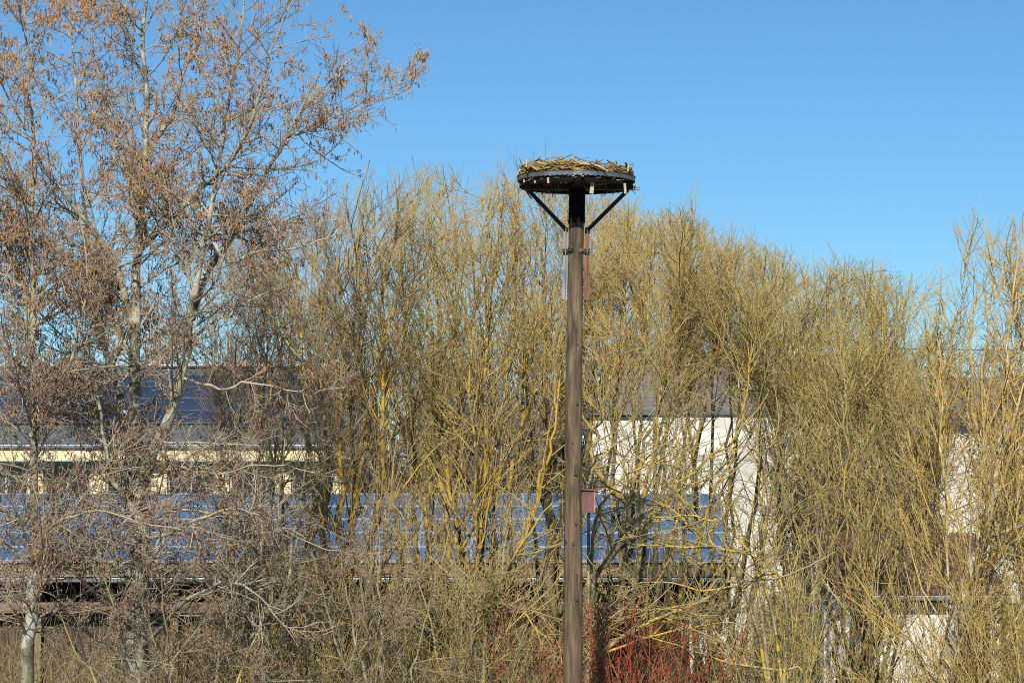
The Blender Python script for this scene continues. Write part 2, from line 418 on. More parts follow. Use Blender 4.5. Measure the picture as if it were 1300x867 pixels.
def window(parent, x, y, z, w, h, o, bars=1):
    f = MB()
    for sx in (-1, 1): f.box((x + sx * (w / 2 - .03) - o[0], y - o[1], z), (0.06, 0.09, h))
    for sz in (-1, 1): f.box((x - o[0], y - o[1], z + sz * (h / 2 - .03)), (w - .12, 0.09, 0.06))
    for k in range(bars): f.box((x - w / 2 + w * (k + 1) / (bars + 1) - o[0], y - o[1], z), (0.05, 0.08, h - .12))
    fr = f.build('window', M_FRAME, parent)
    MB().box((x - o[0], y + 0.02 - o[1], z), (w - .1, 0.03, h - .1)).build('pane', M_GLASS, fr)
    return fr

def left_building():
    Y0, Y1 = 72.0, 79.0
    zl = at(0, 566, Y0)[2]; zh = at(0, 467, Y1)[2]
    x0 = at(-260, 0, Y0)[0]; x1 = at(441, 0, Y0)[0]
    r = empty('workshop_building', ((x0 + x1) / 2, Y0 + 4, 0), 'cream walled long building with dark solar panels on its grey roof, behind the alders', 'building')
    o = np.array(r.location)
    S = lambda x, y, z: (x - o[0], y - o[1], z)
    MB().slab([S(x0, Y0 - .35, zl), S(x1 + .2, Y0 - .35, zl), S(x1 + .2, Y1, zh), S(x0, Y1, zh)], 0.18).build('roof', M_SLATE, r)
    MB().slab([S(x1 + .2, Y1 + 7, zl), S(x0, Y1 + 7, zl), S(x0, Y1, zh - .004), S(x1 + .2, Y1, zh - .004)], 0.18).build('roof', M_SLATE, r)
    MB().box((0, Y1 - o[1], zh + .06), (x1 - x0, .35, .12), bevel=0.04).build('ridge_cap', M_ZINC, r)
    ex = Vector((1, 0, 0)); sl = Vector((0, Y1 - Y0 + .35, zh - zl)); ey = sl.normalized(); ez = ex.cross(ey); Ls = sl.length
    rot = Matrix((ex, ey, ez)).transposed().to_4x4()
    cols, rows = 19, 4; pw = (x1 - x0 - 1) / cols; ph = Ls * 0.62 / rows
    proto = None
    for j in range(rows):
        for i in range(cols):
            c0 = Vector(S(x0 + .5, Y0 - .35, zl)) + ex * (pw * (i + .5)) + ey * (Ls * .24 + ph * (j + .5)) + ez * 0.08
            if proto is None:
                fr = MB()
                for sx in (-1, 1): fr.box((sx * (pw / 2 - 0.025), 0, 0), (0.02, ph - .02, 0.045))
                for sy in (-1, 1): fr.box((0, sy * (ph / 2 - 0.025), 0), (pw - 0.09, 0.02, 0.045))
                pan = MB().box((0, 0, 0), (pw - 0.09, ph - 0.09, 0.03)).build('solar_panel', M_PVD, r)
                f = fr.build('panel_frame', M_ZINC, pan); proto = (pan, f)
            else:
                pan = proto[0].copy(); f = proto[1].copy(); col.objects.link(pan); col.objects.link(f); f.parent = pan; pan.parent = r
            pan.matrix_local = Matrix.Translation(c0) @ rot
    MB().box((0, Y0 - .42 - o[1], zl - .24), (x1 - x0 + .3, .06, .34)).build('fascia', M_CREAM, r)
    MB().box((0, Y0 - .5 - o[1], zl - .02), (x1 - x0 + .3, .12, .1), bevel=.02).build('gutter', M_ZINC, r)
    # front wall with openings: piers between windows
    wz = zl - .42
    wl = MB(); wl.box((0, Y0 + .2 - o[1], (wz - 2.35) / 2 + 0), (x1 - x0 - .1, .3, wz - 2.35))
    ops = []; n = 9; bay = (x1 - x0) / n
    for i in range(n + 1):
        wl.box((x0 + bay * i - o[0] + (.2 if i == 0 else -.2 if i == n else 0), Y0 + .2 - o[1], wz - 1.175), (.44, .296, 2.35))
    wl.build('wall', M_CREAM, r)
    for i in range(n):
        window(r, x0 + bay * (i + .5), Y0 + .24, wz - 1.18, bay - .46, 2.3, o, 1)
    MB().box((0, Y1 + 6.5 - o[1], wz / 2), (x1 - x0 - .2, .3, wz)).build('wall', M_CREAM, r)
    for xx in (x0 + .1, x1 - .1):
        MB().slab([S(xx, Y0 + .4, 0), S(xx, Y1 + 6.3, 0), S(xx, Y1 + 6.3, zl - .3), S(xx, Y1, zh - .25), S(xx, Y0 + .4, zl - .3)], .1).build('gable_wall', M_CREAM, r)
left_building()

def S2(o, x, y, z): return (x - o[0], y - o[1], z)
def white_house():
    # white block behind the shed
    Y0 = 78.0
    x0 = at(752, 0, Y0)[0]; x1 = at(972, 0, Y0)[0]; zt = at(0, 527, Y0)[2]
    r = empty('white_house', ((x0 + x1) / 2, Y0 + 4, 0), 'white rendered block with a flat dark roof edge, seen right of the nest pole', 'house')
    o = np.array(r.location); xm = at(832, 0, Y0)[0]
    MB().box(((xm + x1) / 2 - o[0], 0, zt / 2), (x1 - xm, 8, zt)).build('wall', M_WHITE, r)
    MB().box(((x0 + xm) / 2 - o[0] - .02, .12, zt / 2 - .02), (xm - x0, 8, zt - .04)).build('wall', M_WHITE, r)
    MB().box((0, 0.1, zt + .1), (x1 - x0 + .3, 8.4, .2), bevel=.02).build('roof_edge', M_SLATE, r)
    MB().box((xm - o[0] - .07, -4 + .06, zt / 2), (.11, .09, zt - .1)).build('downpipe', M_BEAM, r)
    # tiled house behind
    Y0 = 90.0; Y1 = 95.5
    x0 = at(770, 0, Y0)[0]; x1 = at(1175, 0, Y0)[0]; zl = at(0, 522, Y0)[2]; zh = at(0, 453, Y1)[2]
    r = empty('tiled_house', ((x0 + x1) / 2, Y0 + 5, 0), 'far house with a grey tiled roof and two white chimneys, above the white block', 'house')
    o = np.array(r.location); S = lambda x, y, z: (x - o[0], y - o[1], z)
    def courses(a, b, c, d, n=14):
        m = MB(); a, b, c, d = (Vector(v) for v in (a, b, c, d))
        nn = (b - a).cross(d - a).normalized()
        m.slab([a - nn * .05, b - nn * .05, c - nn * .05, d - nn * .05], .08)
        for k in range(n):
            t0, t1 = k / n, (k + 1.12) / n
            m.slab([a.lerp(d, t0) + nn * .05, b.lerp(c, t0) + nn * .05, b.lerp(c, t1) + nn * .01, a.lerp(d, t1) + nn * .01], .05)
        return m
    courses(S(x0, Y0, zl), S(x1, Y0, zl), S(x1, Y1, zh), S(x0, Y1, zh)).build('roof', M_TILE, r)
    courses(S(x1, 2 * Y1 - Y0, zl), S(x0, 2 * Y1 - Y0, zl), S(x0, Y1, zh), S(x1, Y1, zh)).build('roof', M_TILE, r)
    MB().box((0, Y1 - o[1], (zl - .1) / 2), (x1 - x0 - .6, 10, zl - .1)).build('wall', M_WHITE, r)
    for xx in (x0 + .35, x1 - .25): MB().slab([S(xx, Y0 + .5, zl - .1), S(xx, 2 * Y1 - Y0 - .5, zl - .1), S(xx, Y1, zh - .15)], .1).build('gable_wall', M_WHITE, r)
    MB().box((0, Y1 - o[1], zh + .06), (x1 - x0, .3, .14), bevel=.05).build('ridge_cap', M_TILE, r)
    for px, top, wd in ((1003, 432, .5), (1096, 434, .55)):
        p = at(px, 0, Y1 - .4); zt = at(0, top, Y1 - .4)[2]
        ch = MB().box((p[0] - o[0], Y1 - .4 - o[1], (zt + zh - .7) / 2), (wd, .5, zt - zh + .7), bevel=.01).build('chimney', M_WHITE, r)
        MB().box((p[0] - o[0], Y1 - .4 - o[1], zt + .05), (wd + .12, .62, .1), bevel=.01).build('chimney_cap', M_TILE, ch)
    # small red dormer
    p = at(955, 480, Y0 + 2)
    dr = MB().box((p[0] - o[0], Y0 + 2.6 - o[1], p[2] - .1), (1.1, 1.6, .7)).build('dormer', M_WHITE, r)
    MB().box((p[0] - o[0], Y0 + 2.5 - o[1], p[2] + .32), (1.4, 2.0, .12), Matrix.Rotation(.12, 4, 'X')).build('dormer_roof', M_REDT, dr)
    window(r, at(1105, 0, Y0)[0], Y0 + .47, at(0, 560, Y0)[2], 1.1, 1.2, o, 1)
    # house at the right
    Y0 = 84.0; Y1 = 88.5
    x0 = at(1190, 0, Y0)[0]; x1 = at(1420, 0, Y0)[0]; zl = at(0, 532, Y0)[2]; zh = at(0, 480, Y1)[2]
    r = empty('white_cottage', ((x0 + x1) / 2, Y0 + 4, 0), 'white walled cottage glimpsed between the twigs at the right edge', 'house')
    o = np.array(r.location)
    MB().box((0, Y1 - o[1], zl / 2), (x1 - x0, 8, zl)).build('wall', M_WHITE, r)
    courses(S2(o, x0 - .3, Y0, zl), S2(o, x1 + .3, Y0, zl), S2(o, x1 + .3, Y1, zh), S2(o, x0 - .3, Y1, zh), 10).build('roof', M_TILE, r)
    courses(S2(o, x1 + .3, 2 * Y1 - Y0, zl), S2(o, x0 - .3, 2 * Y1 - Y0, zl), S2(o, x0 - .3, Y1, zh), S2(o, x1 + .3, Y1, zh), 10).build('roof', M_TILE, r)
    MB().slab([S2(o, x0 + .05, Y0 + .5, zl), S2(o, x0 + .05, 2 * Y1 - Y0 - .5, zl), S2(o, x0 + .05, Y1, zh - .1)], .1).build('gable_wall', M_WHITE, r)
white_house()

def white_shed():
    Y0, Y1 = 46.0, 49.5
    x0 = at(1064, 0, Y0)[0]; x1 = at(1262, 0, Y0)[0]; zl = at(0, 758, Y0)[2]; zh = at(0, 676, Y1)[2]
    r = empty('garden_shed', ((x0 + x1) / 2, Y0 + 1.7, 0), 'low white shed with a dull red tiled roof at the lower right', 'shed')
    o = np.array(r.location)
    MB().box((0, Y0 + 1.8 - o[1], (zl - .06) / 2), (x1 - x0, 3.5, zl - .06)).build('wall', M_WHITE, r)
    xa = at(1042, 0, Y0)[0]; za = at(0, 776, Y0)[2]
    MB().box(((xa + x0) / 2 - o[0], Y0 + 1.6 - o[1], za / 2), (x0 - xa, 2.8, za)).build('side_bay', M_WHITE, r)
    m = MB(); n = 15
    for k in range(n):
        y0_ = Y0 - .2 + (Y1 - Y0 + .2) * k / n; y1_ = Y0 - .2 + (Y1 - Y0 + .2) * (k + 1.1) / n
        z0_ = zl + .05 + (zh - zl) * k / n; z1_ = zl + (zh - zl) * (k + 1.1) / n
        m.slab([S2(o, x0 - .15, y0_, z0_ + .012), S2(o, x1 + .15, y0_, z0_ + .012), S2(o, x1 + .15, y1_, z1_), S2(o, x0 - .15, y1_, z1_)], .05)
    m.slab([S2(o, x0 - .15, Y0 - .2, zl - .03), S2(o, x1 + .15, Y0 - .2, zl - .03), S2(o, x1 + .15, Y1, zh - .06), S2(o, x0 - .15, Y1, zh - .06)], .06)
    m.build('roof', M_REDT, r)
    MB().box((0, Y0 - .26 - o[1], zl), (x1 - x0 + .3, .1, .09), bevel=.02).build('gutter', M_ZINC, r)
    MB().box((.9, Y0 + .03 - o[1], .95), (.8, .05, 1.9)).build('door', M_DARKW, r)
    # pale garden wall
    Y0 = 48.0; x0 = at(862, 0, Y0)[0]; x1 = at(950, 0, Y0)[0]
    zt = at(0, 776, Y0)[2]
    r = empty('garden_wall', ((x0 + x1) / 2, Y0, 0), 'short pale garden wall between the solar shed and the white shed', 'wall')
    o = np.array(r.location)
    MB().box((0, 0, zt / 2), (x1 - x0, .2, zt)).build('wall_face', M_WHITE, r)
    MB().box((0, 0, zt + .035), (x1 - x0 + .06, .28, .07), bevel=.01).build('coping', M_SLATE, r)
white_shed()

# overhead wire from the tiled house to beyond the frame
def wire():
    a = at(985, 433, 89.5); b = at(1500, 436, 70.0)
    n = 24; pts = np.array([a + (b - a) * t + np.array([0, 0, -0.25 * 4 * t * (1 - t)]) for t in np.linspace(0, 1, n)])
    m = mat_simple('black_cable', (0.015, 0.015, 0.015), (0.03, 0.03, 0.03), 3, 0.6, bmp=0)
    ob = tubes('overhead_cable', [(pts[None], np.full((1, n), .018), np.zeros(1))], [5], m, None, (0, 0, 0))
    tag(ob, 'thin black overhead cable crossing just above the grey tiled roof', 'cable')
wire()

# ------------------------------------------------------------------ nest pole
PY = 27.0
SC = F / PY
def pole_thing():
    base = at(725, 900, PY); base = np.array([at(724.5, 867, PY)[0], PY, 0.0])
    top = at(732.2, 232, PY)
    bx = at(726, 867, PY); lean = (top[0] - bx[0]) / (top[2] - bx[2])
    base = np.array([top[0] - lean * top[2], PY, 0.0])
    r = empty('nest_pole', base, 'tall weathered wooden pole carrying the round nest platform', 'pole')
    o = base
    # wood
    m, t, b = newmat('weathered_pole_wood')
    n1 = noise(t, 5, 6, stretch=(4, 4, .5)); n2 = noise(t, 0.9, 3); n3 = noise(t, 16, 4, stretch=(5, 5, .12)); n5 = noise(t, 2.3, 3, stretch=(1.6, 1.6, .7))
    c = ramp(t, n1, [(.36, (0.035, 0.026, 0.014)), (.5, (0.105, 0.078, 0.040)), (.64, (0.19, 0.145, 0.078))])
    c = mix(t, ramp(t, n2, [(.45, 0.0), (.62, .5)]), c, (0.125, 0.068, 0.046))
    c = mix(t, ramp(t, n3, [(.64, 0.0), (.70, .7)]), c, (0.035, 0.025, 0.018))
    c = mix(t, ramp(t, n5, [(.62, 0.0), (.72, .7)]), c, (0.075, 0.085, 0.045))
    n6 = noise(t, 7, 2, stretch=(1, 1, .6)); c = mix(t, ramp(t, n6, [(.705, 0.0), (.735, .9)]), c, (0.03, 0.02, 0.015))
    t.links.new(c, b.inputs['Base Color']); b.inputs['Roughness'].default_value = 0.8
    bump(t, b, mth(t, 'ADD', n1, mth(t, 'MULTIPLY', n3, -0.6)), .7, .02)
    n = 60; S = 40; V = []; H = top[2] - .02
    rr = np.random.default_rng(4)
    grooves = rr.normal(0, 1, S)
    for k in range(n):
        z = H * k / (n - 1); f = z / H
        rad = 0.1235 * (1 - f) + 0.0805 * f
        for s in range(S):
            a = s / S * 2 * math.pi
            q = rad * (1 + .012 * math.sin(3 * a + z * .6) + .008 * math.sin(7 * a + z * 1.9) + .006 * grooves[s])
            V.append((lean * z + q * math.cos(a) + .01 * math.sin(z * .9), q * math.sin(a), z))
    Fc = [[k * S + s, k * S + (s + 1) % S, (k + 1) * S + (s + 1) % S, (k + 1) * S + s] for k in range(n - 1) for s in range(S)]
    npmesh('wooden_pole', np.array(V), np.array(Fc), None, None, m, r)
    # small split and knot marks in relief
    kn = MB()
    for px, py, w_, h_ in ((731, 596, 4.5, 15), (731.5, 745, 4, 34), (728, 690, 3.5, 4), (733, 512, 3, 4), (727, 562, 2.5, 3), (731, 664, 3, 4)):
        p = at(px, py, PY - .115); kn.box((p[0] - o[0], p[1] - o[1] + (0.012 if py > 590 else .02), p[2]), (w_ / SC, .02, h_ / SC), bevel=.006)
    kn.build('knot', mat_simple('dark_knot_wood', (0.035, 0.025, 0.018), (0.09, 0.065, 0.045), 14, .9, stretch=(5, 5, .5)), r)
    steel = mat_simple('grey_galvanised_steel', (0.13, 0.14, 0.16), (0.27, 0.285, 0.31), 7, .5, metal=.35, stretch=(1, 1, .4), bmp=.05)
    dark = mat_simple('dark_painted_steel', (0.007, 0.007, 0.009), (0.022, 0.02, 0.02), 9, .55, metal=.2, bmp=.1)
    rust = mat_simple('rusty_steel', (0.085, 0.055, 0.055), (0.25, 0.11, 0.05), 5, .8, stretch=(1, 1, .5), bmp=.15)
    black = mat_simple('matte_black', (0.0035, 0.0035, 0.004), (0.010, 0.009, 0.009), 9, .9, bmp=.1)  # for the lower hoop, and for the shade painted round the pole's top
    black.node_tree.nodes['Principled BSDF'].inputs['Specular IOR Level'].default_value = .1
    ring_m = mat_simple('weathered_ring_steel', (0.06, 0.075, 0.095), (0.16, 0.18, 0.21), 8, .5, metal=.3, bmp=.1)
    cz = at(0, 229, PY)[2]          # ring mid height
    R = 0.655; cx = at(731.5, 229, PY)[0] - o[0]
    # ring: rolled flat band with an outward lip and toothed lower edge
    tilt = Matrix.Rotation(math.radians(0.6), 4, 'Y')
    def T(v): 
        q = tilt @ Vector(v); return (q.x + cx, q.y, q.z + cz)
    S = 144; V = []; Fc = []
    prof = [(0.0, .034), (.014, .034), (.006, .024), (.006, -.014), (.0, -.014)]
    for s in range(S):
        a = s / S * 2 * math.pi; tooth = -.010 if s % 2 else 0.0
        for k, (dr, dz) in enumerate(prof):
            zz = dz + (tooth if k >= 3 else 0)
            V.append(T(((R + dr) * math.cos(a), (R + dr) * math.sin(a), zz)))
    P = len(prof)
    for s in range(S):
        for k in range(P):
            a0 = s * P + k; a1 = s * P + (k + 1) % P; b0 = ((s + 1) % S) * P + k; b1 = ((s + 1) % S) * P + (k + 1) % P
            Fc.append([a0, b0, b1, a1])
    npmesh('platform_ring', np.array(V), np.array(Fc), None, None, ring_m, r, smooth=False)
    # lower hoop hanging below, dark
    V = []; Fc = []
    prof = [(0.0, -.03), (.012, -.03), (.012, -.088), (-.03, -.088), (-.03, -.078), (0, -.078)]; P = len(prof)
    for s in range(S):
        a = s / S * 2 * math.pi
        for dr, dz in prof: V.append(T(((R - .03 + dr) * math.cos(a), (R - .03 + dr) * math.sin(a), dz)))
    for s in range(S):
        for k in range(P):
            a0 = s * P + k; a1 = s * P + (k + 1) % P; b0 = ((s + 1) % S) * P + k; b1 = ((s + 1) % S) * P + (k + 1) % P
            Fc.append([a0, b0, b1, a1])
    npmesh('lower_hoop', np.array(V), np.array(Fc), None, None, black, r, smooth=False)
    # black shell added as the platform's shade on the pole's top, lower edge toothed
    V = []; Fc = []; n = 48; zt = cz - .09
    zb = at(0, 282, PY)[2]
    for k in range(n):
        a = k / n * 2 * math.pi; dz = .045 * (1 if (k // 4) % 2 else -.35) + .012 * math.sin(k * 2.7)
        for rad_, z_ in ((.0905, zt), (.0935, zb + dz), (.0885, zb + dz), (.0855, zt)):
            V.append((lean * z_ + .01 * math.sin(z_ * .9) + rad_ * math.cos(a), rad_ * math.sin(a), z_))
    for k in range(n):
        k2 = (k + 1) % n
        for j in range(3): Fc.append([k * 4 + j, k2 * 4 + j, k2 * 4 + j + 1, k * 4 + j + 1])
    npmesh('pole_top_shade', np.array(V), np.array(Fc), None, None, black, r, smooth=False)
    # deck bars: a grid of flat bars, plus mesh plate
    d = MB()
    for k in range(-6, 7):
        y = k * .095; h = math.sqrt(max(.0, (R - .03) ** 2 - y * y))
        d.box(T((0, y, -.045)), (2 * h, .07, .018))
    d.build('deck_slat', dark, r)
    cb = MB(); cb.box(T((0, 0, -.075)), (.07, 2 * R - .1, .045)); cb.box(T((0.0, .0, -.082)), (2 * R - .1, .06, .05))
    cb.build('cross_beam', dark, r)
    # channel end at the near rim
    ch = MB()
    for dx in (-.052, .052): ch.box(T((dx, -R - .012, -.035)), (.03, .03, .012))
    for dx in (-.04, .04): ch.box(T((dx, -R - .012, -.022)), (.01, .03, .032))
    ch.build('channel_end', steel, r)
    # tube stub at the right rim
    st = MB(); p = at(807.5, 238.5, PY)
    st.box((p[0] - o[0] - .02, 0.0, p[2] + .012), (.12, .05, .022), bevel=.004); st.box((p[0] - o[0] - .02, 0, p[2] - .018), (.12, .05, .022), bevel=.004)
    st.box((p[0] - o[0] - .03, .0, p[2] - .003), (.08, .03, .05)); st.build('tube_stub', steel, r)
    # braces
    def L(px, py): q = at(px, py, PY); return (q[0] - o[0], q[2])
    for (a, b_, mt, nm) in (((670, 240), (718.5, 291), dark, 'l'), ((797, 241), (746.5, 291), dark, 'r')):
        (xa, za), (xb, zb) = L(*a), L(*b_)
        mb = MB().bar((xa, -.02, za), (xb, -.02, zb), .045, .012).bar((xa, .0, za - .006), (xb, .0, zb - .006), .012, .045)
        mb.build('brace', mt, r)
    for top_, bot_, mt in (((718.3, 289), (716.8, 380.5), steel), ((745.8, 289), (744.2, 380.5), rust)):
        (xa, za), (xb, zb) = L(*top_), L(*bot_)
        mb = MB().bar((xa, -.03, za), (xb, -.03, zb), .038, .008, .001).bar((xa, .0, za), (xb, .0, zb), .008, .055)
        mb.build('bracket_bar', mt, r)
    # clamps round the pole
    (xc, zc) = L(731.3, 318.5)
    for side, mt in ((-1, dark), (1, rust)):
        V = []; Fc = []; n = 16
        for k in range(n + 1):
            a = -math.pi / 2 + side * (0.32 + (math.pi - .64) * k / n)
            for rr_ in (.097, .089):
                for dz in (-.02, .022): V.append((xc + rr_ * math.cos(a), rr_ * math.sin(a), zc + dz))
        for k in range(n):
            b0 = k * 4; b1 = b0 + 4
            for i, j in ((0, 1), (1, 3), (3, 2), (2, 0)): Fc.append([b0 + i, b0 + j, b1 + j, b1 + i])
        npmesh('clamp', np.array(V), np.array(Fc), None, None, mt, r, smooth=False)
    for sx in (-1, 1):
        MB().box((xc + sx * .122, -.038, zc), (.062, .012, .04), bevel=.002).build('clamp_plate', dark, r)
        MB().box((xc + sx * .075, -.085, zc), (.018, .03, .018), bevel=.004).build('bolt', rust, r)
    # wooden pegs poking down between the slats
    pale = mat_simple('pale_wood', (0.30, 0.23, 0.13), (0.50, 0.40, 0.25), 12, .8, stretch=(3, 3, .5))
    for px, py, ln_, wd in ((751.5, 238, 16, 5), (793.5, 239.5, 13, 3), (696, 229, 7, 3.2), (703, 228, 5, 2), (665, 230, 4, 1.6), (679, 231, 3, 1.8), (712, 230, 6, 1.6), (718, 231, 4, 2)):
        p = at(px, py, PY - .55); q = MB()
        q.box((0, 0, 0), (wd / SC, .012, ln_ / SC), bevel=.002)
        ob = q.build('wood_peg', pale, r); ob.location = (p[0] - o[0], p[1] - o[1], p[2]); ob.rotation_euler = (.05, random.Random(px).uniform(-.12, .12), .2)
    # nest: a thing of its own, resting on the platform
    nr = empty('stick_nest', (cx + o[0], PY, cz - .035), 'flat round nest of dry sticks lying on the platform ring', 'nest')
    q = np.random.default_rng(21)
    def sticks(N, Lr, Rr, rad, zfun, tang=.25):
        a = q.uniform(0, 2 * math.pi, N); rr_ = q.uniform(*Rr, N)
        c = np.stack([rr_ * np.cos(a), rr_ * np.sin(a), zfun(a, N)], 1)
        L_ = q.uniform(*Lr, N); K = 5
        th = a + math.pi / 2 + q.normal(0, tang, N)
        pts = np.empty((N, K + 1, 3)); bend = q.uniform(.2, 1.3, N)
        pit = q.normal(0, .16, N)
        for k in range(K + 1):
            s = (k / K - .5) * L_; ang = th + s * bend
            pts[:, k, 0] = c[:, 0] + np.cos(ang) * s - np.cos(a) * s * s * .5
            pts[:, k, 1] = c[:, 1] + np.sin(ang) * s - np.sin(a) * s * s * .5
            pts[:, k, 2] = c[:, 2] + pit * s + .02 * np.sin(k * 2.1 + bend * 5)
        hr = np.hypot(pts[..., 0], pts[..., 1]); f = np.minimum(1, (R - .012) / hr); pts[..., 0] *= f; pts[..., 1] *= f
        r0 = q.uniform(*rad, N); rd = r0[:, None] * np.linspace(1.1, .6, K + 1)[None]
        return (pts, rd, q.random(N))
    def hz(a, N):
        # height of the pile: higher to the left, a dip right of centre
        x = np.cos(a); h = .145 - .03 * x - .022 * np.exp(-((x - .45) / .22) ** 2) + .015 * np.exp(-((x - .9) / .15) ** 2) + .02 * np.exp(-((x + .45) / .2) ** 2)
        return q.uniform(.02, 1, N) ** .8 * h + .01
    M_ST = mat_bark('nest_sticks', (0.17, 0.125, 0.06), (0.08, 0.05, 0.022), (0.42, 0.29, 0.10), LICH, .3, lo=.02, hi=.05)
    g = [sticks(520, (.25, .75), (.46, .62), (.004, .011), hz, .55), sticks(300, (.2, .6), (.15, .55), (.004, .009), lambda a, N: q.uniform(.0, .085, N), .9),
         sticks(130, (.1, .4), (.54, .62), (.003, .008), lambda a, N: q.uniform(.03, .19, N), 1.2)]

    big = np.array([(-.07, -.5, .155), (.05, -.56, .15), (.17, -.60, .135), (.26, -.63, .10), (.33, -.645, .055)])
    tubes('long_pale_stick', [curve(big, .013, .010, 12)], [7], pale, nr, (0, 0, 0))
    # short broken ends standing up
    ends = []
    for (px, py, ln_) in ((698, 205, 5), (714, 205, 4), (733, 208, 4), (797, 212, 4), (776, 213, 3), (668, 207, 4)):
        p = at(px, py, PY - .5) - np.array([cx + o[0], PY, cz - .035])
        ends.append(curve([p - (0, 0, .05), p + (0.01, 0, ln_ / SC)], .011, .010, 3))
    tubes('broken_stick_ends', ends, [6] * len(ends), pale, nr, (0, 0, 0))
    # dark twigs hanging under the deck: part of the nest
    hang = []
    for k in range(40):
        x = q.uniform(-.6, .62); y = q.uniform(-.2, .5) * math.sqrt(1 - (x / .65) ** 2)
        p = np.array([x, y, .0]); hang.append(curve([p, p + q.normal(0, .02, 3) - (0, 0, .05), p + np.array([q.normal(0, .05), q.normal(0, .03), -q.uniform(.06, .14)])], .004, .003, 5))
    tubes('sticks', g + hang, [5, 5, 4] + [4] * len(hang), M_ST, nr, (0, 0, 0))
    moss = MB()
    for k in range(26):
        c = (-.60 + q.normal(0, .022), -.20 + q.normal(0, .03), .10 + q.normal(0, .018))
        moss.box(c, (.04, .012, .008), Matrix.Rotation(q.uniform(0, 3), 4, 'Z') @ Matrix.Rotation(q.uniform(-1, 1), 4, 'Y'))
    moss.build('yellow_lichen', mat_simple('yellow_lichen', (.38, .28, .02), (.5, .4, .05), 20, .9), nr)
    # nest box on the pole
    p = at(746.5, 636, PY - .02)
    bxr = empty('bird_box', (p[0], p[1], p[2] - .13), 'small red brown bird box fixed to the right side of the pole', 'bird box')
    M_BX = mat_simple('red_brown_paint', (0.085, 0.038, 0.030), (0.16, 0.075, 0.06), 6, .7, stretch=(1, 1, .4))
    M_BP = mat_simple('pale_pink', (0.30, 0.12, 0.10), (0.42, 0.19, 0.15), 6, .7)  # paler and pinker than the box body
    MB().box((-.004, 0, .128), (.135, .15, .245), bevel=.003).build('box_body', M_BX, bxr)
    MB().box((.071, -.0, .122), (.016, .16, .235), bevel=.003).build('front_board', M_BP, bxr)
    MB().box((.012, -.005, .2575), (.185, .185, .018), Matrix.Rotation(.05, 4, 'Y'), bevel=.003).build('box_lid', M_BX, bxr)
    MB().box((-.07, .03, .13), (.012, .1, .2)).build('back_board', M_BX, bxr)
pole_thing()

# ------------------------------------------------------------------ trees
def build_tree(name, base, label, cat, limbs, levels, mat, group=None, catk=None, trunk_mat=None, skyline=None, limb_sides=9, tips=None):
    """limbs: explicit curves; levels: list of child specs grown from the set before"""
    r = empty(name, (base[0], base[1], 0), label, cat, group)
    o = (base[0], base[1], 0)
    tubes('trunk', limbs, [limb_sides] * len(limbs), trunk_mat or mat, r, o)
    fn = None
    if skyline is not None:
        def fn(t):
            px = 650 + F * t[:, 0] / (t[:, 1]); lim = np.interp(px, SKY[:, 0], SKY[:, 1]) - skyline
            v = (t[:, 2] - CAMZ) / t[:, 1]
            py = 433.5 - F * np.tan(np.arctan(v) - PITCH)
            jitter = rng.exponential(13, len(t)) - 24 + 45 * rng.random(len(t)) * (rng.random(len(t)) < .10)
            return py > lim - jitter
    prev = limbs; cur = limbs; sides = [6, 4, 3, 3]; allg = []; alls = []; last = None
    for i, lv in enumerate(levels):
        src = cur if not lv.get('also') else cur + prev
        lv = {k: v for k, v in lv.items() if k != 'also'}
        new = children(src, **lv)
        if fn: new = cap(new, fn)
        prev = cur; cur = new
        s = sides[min(i, 3)]
        allg += new; alls += [s] * len(new); last = new
        if i == 0:
            tubes('branches', new, [6] * len(new), mat, r, o); allg = []; alls = []
    if allg: tubes('twigs', allg, alls, mat, r, o)
    if catk:
        catkins('catkins', last, catk['n'], catk['mat'], r, o, **{k: v for k, v in catk.items() if k not in ('n', 'mat')})
    return r
def limb(pp, r0, r1, Y, n=16, wob=.02):
    return curve([at(p[0], p[1], Y + (p[2] if len(p) > 2 else 0)) for p in pp], r0, r1, n, wob)

